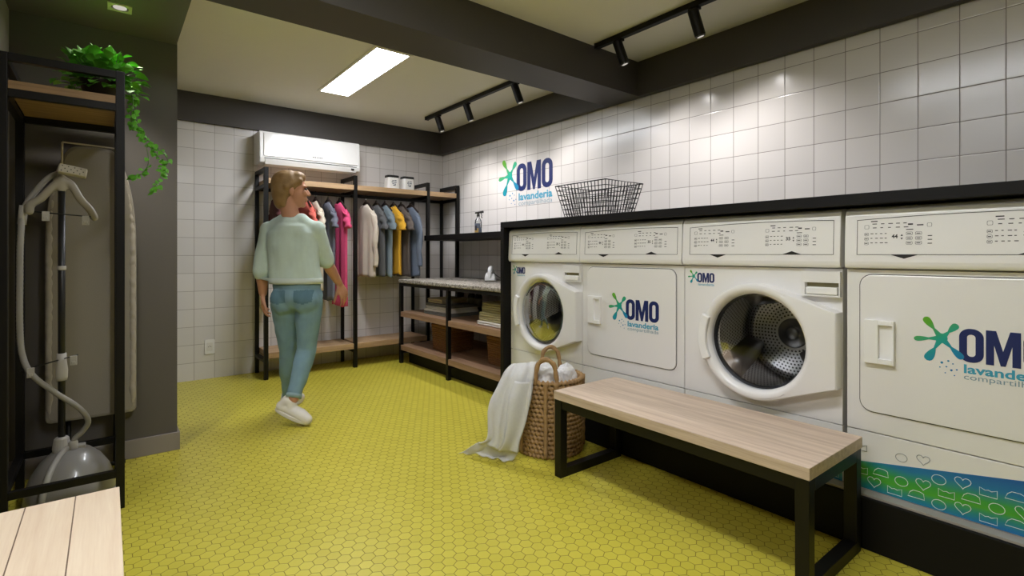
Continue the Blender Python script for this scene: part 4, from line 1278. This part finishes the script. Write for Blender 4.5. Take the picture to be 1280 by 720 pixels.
for k in range(300):
    a = r.uniform(0, 2 * pi); el = r.uniform(-.25, 1.35)
    rad = r.uniform(.07, .15); 
    c = Vector((cos(a) * cos(el) * rad * 1.0, sin(a) * cos(el) * rad * .9, .075 + sin(el) * rad * 1.05))
    if c.z < .02: c.z = .02 + r.random() * .02
    d = (c - Vector((0, 0, .05))).normalized() * .7 + Vector((r.uniform(-.5, .5), r.uniform(-.5, .5), r.uniform(-.5, .2)))
    leaf(bm, c, d, r.uniform(.030, .052), Vector((r.uniform(-.4, .4), r.uniform(-.4, .4), 1)))
    if k % 4 == 0: tube(st, [(0, 0, .07), tuple(c * .6 + Vector((0, 0, .03))), tuple(c)], .0018, 5)
obj('foliage', bm, M['leaf'], t, True)
obj('stems', st, M['vine'], t, True)
lx, ly, lz = -.02, 2.88, 1.7245
vines = [[(.02, 2.86, 1.80), (.075, 2.80, 1.80), (.088, 2.79, 1.70), (.10, 2.79, 1.62), (.135, 2.80, 1.56), (.178, 2.80, 1.506), (.20, 2.80, 1.45), (.180, 2.80, 1.39), (.157, 2.80, 1.34)],
         [(.02, 2.85, 1.80), (.082, 2.78, 1.79), (.105, 2.79, 1.64), (.13, 2.79, 1.58), (.17, 2.79, 1.55), (.215, 2.79, 1.49), (.195, 2.79, 1.43)],
         [(.135, 2.80, 1.55), (.145, 2.80, 1.48), (.128, 2.80, 1.43), (.10, 2.80, 1.405), (.085, 2.80, 1.412)],
         [(.03, 2.84, 1.79), (.085, 2.77, 1.76), (.082, 2.77, 1.66), (.088, 2.78, 1.60)]]
for vi, P in enumerate(vines):
    S_ = [Vector(p) - Vector((lx, ly, lz)) for p in spline(P, 8)]
    vo = obj('vine', tube(B(), S_, .0016, 5), M['vine'], t, True)
    bm = B()
    for i in range(6, len(S_), 1):
        if r.random() < (1.0 if vi < 2 else .8):
            d = Vector((r.uniform(-1, 1), r.uniform(-1, .4), r.uniform(-1.1, .2)))
            leaf(bm, S_[i] + Vector((r.uniform(-.006, .006), 0, r.uniform(-.006, .006))), d, r.uniform(.015, .027), Vector((r.uniform(-.6, .6), -.8, .6)))
    obj('vine_leaves', bm, M['leaf'], vo, True)

# garment steamer
SY = 2.97
t = thing('garment_steamer', 'grey standing garment steamer with hose and hanger head inside the alcove rack', 'garment steamer', (-.125, SY, 0))
def S(p): return (p[0] + .125, p[2] if False else p[1], p[2])
def xz(x, z, y=0.0): return (x + .125, y, z)
bm = B(); lathe(bm, [(.150, .006), (.156, .02), (.152, .06), (.135, .115), (.105, .165), (.07, .20), (.045, .212), (.0, .214)], 40, sx=1.0, sy=1.18)
obj('water_tank', bm, mat('tank_grey', '#8f8c88', .3, coat=.3), t, True)
bm = B()
band = []
for k in range(12):
    q = k / 11; a = q * pi * .52
    band.append((.156 * cos(a) * -.55, -.156 * 1.18 * cos(a) * .86, .008 + .215 * sin(a)))
tube(bm, band, .012, 8)
obj('tank_band', bm, mat('band_grey', '#a9a6a1', .3), t, True)
obj('base_ring', lathe(B(), [(.150, 0.0005), (.158, .004), (.158, .016), (.150, .020)], 40, sx=1.0, sy=1.18), M['grey_plastic'], t, True)
bm = B(); lathe(bm, [(.03, .205), (.032, .222), (.026, .262), (.02, .27), (.0, .27)], 20, c=xz(-.156, 0))
box(bm, -.045, .05, -.022, .022, .206, .224)
obj('neck', bm, M['white_plastic'] if False else mat('light_grey', '#b5b1ab', .4), t, bevel=.004)
obj('pole', tube(B(), [xz(-.156, .25), xz(-.156, 1.385)], .0125, 16), M['dark_plastic'], t, True)
LG = bpy.data.materials['light_grey']
obj('pole_clip', lathe(B(), [(.0145, .995), (.0160, .998), (.0160, 1.010), (.0145, 1.013)], 18, c=xz(-.156, 0)), LG, t, True)
obj('pole_collar', lathe(B(), [(.019, .515), (.021, .53), (.022, .56), (.017, .60), (.0165, .633)], 20, c=xz(-.156, 0)), LG, t, True)
bm = B()
capsule(bm, xz(-.156, 1.345), xz(-.156, 1.395), .016, .018, 14)
for P in ([(-.156, 1.388), (-.185, 1.355), (-.225, 1.300), (-.255, 1.275), (-.259, 1.245)], [(-.156, 1.388), (-.125, 1.372), (-.095, 1.310), (-.060, 1.262), (-.046, 1.228)]):
    sp = spline([xz(x, z) for x, z in P], 6)
    for a, b in zip(sp, sp[1:]): capsule(bm, a, b, .0165, .0165, 10)
remesh('hanger_arms', bm, .006, mat('hanger_grey', '#9d9687', .45), t, 6)
# steam head on a holder
bm = B(); box(bm, -.048, .048, -.016, .016, -.020, .020)
hd = obj('steam_head', bm, mat('head_grey', '#b8b09c', .4), t, bevel=.006, seg=3)
hd.location = xz(-.118, 1.425, -.035); hd.rotation_euler = (R(-12), R(10), 0)
for i in range(8):
    for j in range(3):
        if (i + j) % 2 == 0: obj('steam_hole', tube(B(), [(-.036 + i * .0103, -.0166, -.011 + j * .011), (-.036 + i * .0103, -.0158, -.011 + j * .011)], .0023, 8), M['dark_plastic'], hd)
def cbar(p, q, c1, c2):
    b_ = obj('clip_bar', tube(B(), [xz(p[0], p[1], -.012), xz(q[0], q[1], -.012)], .0028, 8), M['dark_plastic'], t, True)
    for c in (c1, c2):
        bm = B(); x, z = c; X0 = x + .125
        box(bm, X0 - .012, X0 + .012, -.030, -.016, z - .026, z + .014); box(bm, X0 - .007, X0 + .007, -.034, -.031, z - .02, z - .008)
        obj('clip', bm, M['chrome'] if False else LG, b_, bevel=.002)
cbar((-.243, 1.244), (-.058, 1.231), (-.206, 1.232), (-.075, 1.219))
cbar((-.288, .576), (-.100, .622), (-.253, .572), (-.116, .606))
hose = [(-.135, 1.425), (-.190, 1.405), (-.240, 1.335), (-.278, 1.25), (-.286, 1.12), (-.288, .95), (-.288, .76), (-.280, .64), (-.248, .555), (-.174, .467), (-.100, .391), (-.067, .328), (-.084, .285), (-.112, .255), (-.116, .215)]
P = spline([xz(x, z, .022 if z > 1.2 else (-.02 if z < .6 else 0)) for x, z in hose], 20)
obj('hose', tube(B(), P, .0105, 12, rs=[.0105 + (.0008 if i % 2 else 0) for i in range(len(P))]), mat('hose_grey', '#96928b', .5), t, True)
obj('hose_cuff', tube(B(), [xz(-.2775, 1.27, .02), xz(-.284, 1.19, .02)], .0145, 14), LG, t, True)
obj('hose_elbow', lathe(B(), [(.016, .205), (.016, .243), (.012, .25), (.0, .25)], 18, c=xz(-.116, 0, -.02)), LG, t, True)

# ironing board leaning on the alcove wall
t = thing('ironing_board', 'grey covered ironing board leaning on the dark alcove wall behind the steamer', 'ironing board', (-.057, 3.285, 0))
def board_outline(s=0.0, n=18):
    """half widths by height"""
    pts = []
    zb, zt = .262 - s, 1.585 + s; hw = .171 + s
    out = [(-hw + .02, zb), (hw - .02, zb), (hw - .006, zb + .006), (hw, zb + .02)]
    for p in spline([(1.0, 1.05, 0), (.985, 1.2, 0), (.91, 1.34, 0), (.80, 1.44, 0), (.66, 1.52, 0), (.55, 1.56, 0), (.40, 1.582, 0), (.16, 1.588, 0), (.001, 1.588, 0)], 3):
        out.append((hw * p.x, p.y + s))
    right = out[1:]
    left = [(-x, z) for x, z in right[::-1]]
    return right + left
bm = B(); Nn = len(board_outline())
lay = [(-.012, -.028), (.0, -.024), (.004, -.012), (.004, .006), (.0, .018), (-.010, .022)]
rg = []
for s, y in lay:
    rg.append([bm.verts.new((x, y, z)) for x, z in board_outline(s)])
for a, b in zip(rg, rg[1:]):
    for k in range(Nn): bm.faces.new((a[k], a[(k + 1) % Nn], b[(k + 1) % Nn], b[k]))
bm.faces.new(rg[0]); bm.faces.new(rg[-1][::-1])
bmesh.ops.triangulate(bm, faces=[f for f in bm.faces if len(f.verts) > 4])
obj('board', bm, mat('board_cloth', '#968f85', .85, bump=.3, bs=250), t, bevel=0)
# gathered cover edge running along the sides
bm = B()
for sgn in (1, -1):
    ol = [(x, z) for x, z in board_outline() if x > 0 and z > .27]
    def wid(z):
        for (x0, z0), (x1, z1) in zip(ol, ol[1:]):
            if z0 <= z <= z1: return x0 + (x1 - x0) * (z - z0) / max(z1 - z0, 1e-6)
        return .171
    P = []
    for k in range(111):
        z = .285 + 1.235 * k / 110
        P.append(Vector((sgn * (wid(z) - .012 + .0014 * sin(k * 1.1 + sin(k * .31) * 3)), -.021 + .002 * sin(k * 1.3), z)))
    tube(bm, P, .014, 10, rs=[(.0135 + .0007 * sin(k * .9 + sin(k * .37) * 2)) * min(1, (k + 4) / 10, (114 - k) / 40) for k in range(111)])
obj('gathered_cover', bm, mat('cover_cloth', '#a8a095', .85, bump=.9, bs=60), t, True)
obj('iron_rest', tube(B(), [(-.112, -.036, 1.42), (-.112, -.036, 1.595), (-.11, -.036, 1.60), (.09, -.036, 1.592), (.09, -.034, 1.45)], .0045, 8), M['wire_white'], t, True)
bm = B()
for x in (-.1, .1): tube(bm, [(x, .0235, 1.15), (x * .9, .0235, .05), (x * .9, -.01, .011)], .010, 10)
tube(bm, [(-.13, -.01, .0105), (.13, -.01, .0105)], .010, 10)
obj('folded_legs', bm, M['black_metal'], t, True)
# ------------------------------------------------------------------ the woman (local frame: x image right, y away, z up)
PSI = .6676
pt = thing('person', 'woman in a mint knit top, light blue jeans and white sneakers walking before the rack', 'person', (.945, 3.456, 0), rz=-PSI)
V = Vector
# joints
shL, elL, wrL = V((-.168, .02, 1.222)), V((-.207, -.005, .958)), V((-.218, .03, .812))
shR, elR, wrR = V((.135, .02, 1.220)), V((.158, .115, 1.020)), V((.206, .235, .865))
hpL, knL, anL = V((-.062, .0, .775)), V((-.088, .11, .435)), V((-.135, .235, .085))
hpR, knR, anR = V((.094, .0, .775)), V((.066, .03, .448)), V((.036, -.105, .165))

def hand(bm, wrist, d, pn, side, curl=.35, s=1.0, spread=.10):
    """palm and five separate fingers. d: along the hand, pn: palm normal, side: +1/-1 thumb side = across*side"""
    d = d.normalized(); pn = (pn - d * pn.dot(d)).normalized(); ac = d.cross(pn).normalized() * side
    kn = []
    for k, (off, ln) in enumerate(((.030, .088), (.010, .092), (-.010, .088), (-.029, .080))):
        p = wrist + d * ln * s + ac * off * s; kn.append(p)
        capsule(bm, wrist + d * .012 + ac * off * .55 * s, p, .0125 * s, .0105 * s, 10)
    for a, b in zip(kn, kn[1:]): capsule(bm, a - d * .02, b - d * .02, .0115 * s, .0115 * s, 8)
    for k, (L_, r_) in enumerate(((.070, .0085), (.078, .0088), (.072, .0085), (.056, .0076))):
        p = kn[k]; dd = (d + ac * spread * (1.5 - k)).normalized()
        c = curl * (1 + .18 * k)
        for j, f in enumerate((.44, .31, .25)):
            dd = (dd * cos(c * (.6 if j == 0 else .9)) + pn * sin(c * (.6 if j == 0 else .9))).normalized()
            q = p + dd * L_ * f * s; capsule(bm, p, q, r_ * s * (1 - .10 * j), r_ * s * (.92 - .10 * j), 10); p = q
    # thumb from the side of the palm near its base
    p = wrist + d * .030 * s + ac * .024 * s
    dd = (d * .72 + ac * .62 + pn * .25).normalized()
    for j, f in enumerate((.040, .032, .026)):
        q = p + dd * f * s; capsule(bm, p, q, (.0125 - .0018 * j) * s, (.0112 - .0018 * j) * s, 10); p = q
        dd = (dd + d * .22 + pn * .12).normalized()

HC = V((-.020, .0, 1.478))
face = V((.90, .44, 0)).normalized(); lat = V((-face.y, face.x, 0))
Rm = Matrix((face, lat, V((0, 0, 1)))).transposed()
def H(x, y, z): return HC + Rm @ V((x, y, z))
bm = B()
ellip(bm, H(-.012, 0, .028), (.094, .074, .092), Rm)             # skull
ellip(bm, H(.030, 0, -.030), (.062, .058, .085), Rm)             # face
ellip(bm, H(.040, 0, -.078), (.042, .044, .036), Rm)             # jaw
ellip(bm, H(.070, 0, -.096), (.018, .020, .017), Rm)             # chin
capsule(bm, H(.084, 0, .012), H(.106, 0, -.026), .008, .0125, 10)  # nose
for s in (-1, 1):
    ellip(bm, H(.098, s * .010, -.030), (.010, .009, .008), Rm, 10, 8)
    ellip(bm, H(.074, s * .034, -.022), (.020, .022, .022), Rm)     # cheek
    ellip(bm, H(.078, s * .030, .020), (.014, .024, .009), Rm, 12, 8)  # brow
    ear = H(-.006, s * .076, -.012)
    ellip(bm, ear, (.018, .009, .030), Rm, 12, 10); ellip(bm, H(-.002, s * .074, -.036), (.010, .008, .012), Rm, 10, 8)
ellip(bm, H(.088, 0, -.056), (.012, .024, .0065), Rm, 12, 8); ellip(bm, H(.086, 0, -.068), (.012, .021, .0075), Rm, 12, 8)
capsule(bm, H(-.030, 0, -.05), V((-.012, -.005, 1.27)), .052, .056, 18)
for s, sh in ((-1, shL), (1, shR)): capsule(bm, V((-.012 + s * .03, 0, 1.275)), sh + V((-s * .01, 0, -.01)), .045, .044, 14)
ellip(bm, (-.018, .005, 1.14), (.140, .085, .14)); ellip(bm, (.0, .0, .98), (.125, .085, .13)); ellip(bm, (.016, -.005, .83), (.130, .095, .09))
for sh, el, wr in ((shL, elL, wrL), (shR, elR, wrR)):
    capsule(bm, sh, el, .044, .036, 14); capsule(bm, el, el.lerp(wr, .35), .036, .038, 14); capsule(bm, el.lerp(wr, .35), wr, .037, .025, 14)
hand(bm, wrL, V((-.05, .16, -.97)), V((.9, .35, 0)), 1, .40)
hand(bm, wrR, V((.30, .26, -.90)), V((-.75, .45, -.2)), -1, .32, 1.0, .14)
for hp, kn, an in ((hpL, knL, anL), (hpR, knR, anR)):
    capsule(bm, hp, kn, .072, .045, 14); capsule(bm, kn, an, .045, .033, 14)
body = remesh('body', bm, .0048, M['skin'], pt, 5)

# eyes under the brows
for s in (-1, 1):
    obj('eye', ellip(B(), H(.083, s * .031, .004), (.010, .012, .008), Rm, 12, 8), M['eye'], body, True)

# hair: full cap swept back with a short nape
bm = B()
ellip(bm, H(-.024, 0, .036), (.100, .082, .090), Rm)
ellip(bm, H(-.052, 0, -.002), (.070, .080, .085), Rm)
ellip(bm, H(-.062, 0, -.055), (.044, .062, .058), Rm)
ellip(bm, H(.035, 0, .080), (.052, .062, .040), Rm)
for s in (-1, 1):
    capsule(bm, H(.045, s * .058, .055), H(-.03, s * .078, .004), .022, .020, 12)
    capsule(bm, H(-.03, s * .066, -.02), H(-.055, s * .045, -.085), .022, .016, 12)
ellip(bm, H(-.058, 0, -.070), (.048, .066, .060), Rm)
capsule(bm, H(-.085, 0, -.03), H(-.075, 0, -.105), .034, .022, 12)
for s in (-1, 1): capsule(bm, H(-.045, s * .055, -.03), H(-.050, s * .048, -.105), .026, .016, 12)
remesh('hair', bm, .006, M['hair'], pt, 10, wr=.003, ws=40)

# knit top
bm = B()
loft(bm, [(-.014, 0, 1.27, .075, .070), (-.016, 0, 1.245, .125, .095), (-.016, 0, 1.20, .158, .108), (-.014, 0, 1.12, .163, .115), (-.006, -.002, 1.04, .160, .114), (.004, -.003, .96, .160, .114), (.012, -.004, .90, .164, .118), (.013, -.004, .84, .164, .118)])
for s, sh in ((-1, shL), (1, shR)): capsule(bm, V((-.012 + s * .055, 0, 1.270)), sh + V((-s * .016, 0, -.004)), .056, .056, 16)
ellip(bm, (-.012, .0, 1.262), (.085, .080, .055))
capsule(bm, shL, elL, .058, .056, 16); capsule(bm, elL, elL.lerp(wrL, .10), .056, .052, 16)
capsule(bm, shR, elR, .058, .053, 16)
top = remesh('knit_top', bm, .0065, M['sweater'], pt, 8, wr=.010, ws=14, cut=[(V((0, 0, .884)), V((0, 0, -1)))])
# hem band and neck band
def slice_loop(z, grow):
    dg = None
    out = []
    from mathutils.bvhtree import BVHTree
    b_ = B(); b_.from_mesh(top.data); tr = BVHTree.FromBMesh(b_); b_.free()
    for k in range(48):
        a = 2 * pi * k / 48; d = V((cos(a), sin(a), 0)); c = V((.012, -.004, z))
        hit = tr.ray_cast(c + d * .6, -d)
        p = hit[0] if hit[0] else c + d * .17
        out.append(p + d * grow)
    return out
bm = B(); l0, l1, l2 = slice_loop(.912, .002), slice_loop(.892, .004), slice_loop(.892, .003)
l2 = [V((p.x, p.y, .876)) for p in l2]
rv = [[bm.verts.new(p) for p in L_] for L_ in (l0, l1, l2)]
for a, b in zip(rv, rv[1:]):
    for k in range(48): bm.faces.new((a[k], a[(k + 1) % 48], b[(k + 1) % 48], b[k]))
hem = obj('hem_band', bm, mat('pale_hem', '#c3cdc3', .9, bump=.3, bs=250), top, True)
q = hem.modifiers.new('s', 'SOLIDIFY'); q.thickness = .003; q.offset = 1

# jeans
bm = B()
ellip(bm, (.016, .0, .865), (.152, .112, .07)); ellip(bm, (.018, .0, .795), (.160, .120, .105))
for s in (-1, 1): ellip(bm, (.018 + s * .070, -.038, .770), (.082, .078, .092))
for hp, kn, an, k_ in ((hpL, knL, anL, .93), (hpR, knR, anR, .90)):
    capsule(bm, hp + V((0, 0, -.02)), hp.lerp(kn, .55), .086, .074, 18); capsule(bm, hp.lerp(kn, .55), kn, .074, .060, 18)
    capsule(bm, kn, kn.lerp(an, .35), .060, .060, 18); capsule(bm, kn.lerp(an, .35), kn.lerp(an, k_), .060, .045, 18)
jn = remesh('jeans', bm, .0065, M['denim'], pt, 5, wr=.006, ws=24)
me = jn.data; me.update()
for s in (-1, 1):
    b_ = B(); b_.from_mesh(me); cx = .018 + s * .078
    keep = [f for f in b_.faces if abs(f.calc_center_median().x - cx) < .052 and .752 < f.calc_center_median().z - .25 * abs(f.calc_center_median().x - cx) and f.calc_center_median().z < .838 and f.normal.y < -.25 and f.calc_center_median().y < 0]
    ks = set(keep); bmesh.ops.delete(b_, geom=[f for f in b_.faces if f not in ks], context='FACES')
    for v in b_.verts: v.co += v.normal * .0028
    po = obj('back_pocket', b_, M['denim_dark'], jn, True)
for kn, an, k_ in ((knL, anL, .93), (knR, anR, .90)):
    c = kn.lerp(an, k_ + .045); d = (an - kn).normalized()
    obj('cuff', tube(B(), [c - d * .012, c + d * .012], .0475, 24), mat('cuff_denim', '#8fa9ad', .9), jn, True)

# sneakers
def sneaker(ankle, heel, toe, up):
    """heel, toe: ends of the sole line"""
    heel, toe, up = V(heel), V(toe), V(up)
    d = (toe - heel); L_ = d.length; d /= L_; up = (up - d * up.dot(d)).normalized(); sd = d.cross(up)
    def Q(a, b, c): return heel + d * a * L_ + sd * b + up * c
    bm = B()
    for a0, a1, r0, r1, h0, h1 in ((.14, .36, .036, .036, .040, .042), (.36, .68, .036, .042, .042, .036), (.68, .88, .042, .034, .036, .028)):
        capsule(bm, Q(a0, 0, h0), Q(a1, 0, h1), r0, r1, 16)
    capsule(bm, Q(.16, 0, .045), Q(.22, 0, .085), .034, .036, 16); capsule(bm, Q(.40, 0, .05), Q(.30, 0, .085), .034, .034, 16)
    sh = remesh('sneaker', bm, .005, M['shoe'], pt, 4)
    bm = B(); n = 28; rows = []
    for h, k in ((.0005, .96), (.006, 1.0), (.018, 1.0), (.022, .94)):
        rg = []
        for i in range(n):
            a = 2 * pi * i / n; x = .5 + .5 * cos(a); w_ = (.034 + .009 * sin(pi * min(1, x) * .9) ) * abs(sin(a)) ** .75 * (1 if sin(a) > 0 else -1)
            rg.append(bm.verts.new(Q(.5 + (x - .5) * k * 1.0, w_ * k, h + (.018 * max(0, x - .78)) )))
        rows.append(rg)
    for a, b in zip(rows, rows[1:]):
        for k in range(n): bm.faces.new((a[k], a[(k + 1) % n], b[(k + 1) % n], b[k]))
    bm.faces.new(rows[0][::-1]); bm.faces.new(rows[-1])
    obj('rubber_sole', bm, M['sole'], sh)
    bm = B()
    for k in range(4):
        a = .42 + .085 * k; h = .083 - .0125 * k
        tube(bm, [Q(a, -.022, h - .006), Q(a + .01, 0, h + .002), Q(a, .022, h - .006)], .0032, 6)
    obj('laces', bm, M['shoe'], sh, True)
sneaker(anR, (-.078, -.105, .096), (.142, -.122, .003), (.36, 0, .93))
sneaker(anL, (-.172, .205, .001), (-.130, .440, .001), (0, 0, 1))

# ------------------------------------------------------------------ camera and view
cam = bpy.data.cameras.new('camera'); co = bpy.data.objects.new('camera', cam); COL.objects.link(co)
co.location = (0, 0, 1.065); co.rotation_euler = (R(90), 0, -PSI)
cam.sensor_width = 36; cam.sensor_fit = 'HORIZONTAL'; cam.lens = 641.75 / 1280 * 36; cam.shift_y = -(360 - 317.47) / 1280
cam.clip_start = .02
SC.camera = co
w = bpy.data.worlds.new('world'); SC.world = w; w.use_nodes = True
w.node_tree.nodes['Background'].inputs[0].default_value = (.8, .82, .9, 1); w.node_tree.nodes['Background'].inputs[1].default_value = .3
SC.view_settings.view_transform = 'Standard'; SC.view_settings.look = 'None'; SC.view_settings.gamma = 1.0; SC.view_settings.use_curve_mapping = False
SC.view_settings.exposure = 0.95
SC.cycles.max_bounces = 8; SC.cycles.diffuse_bounces = 5; SC.cycles.transparent_max_bounces = 12
SC.cycles.sample_clamp_indirect = 6.0
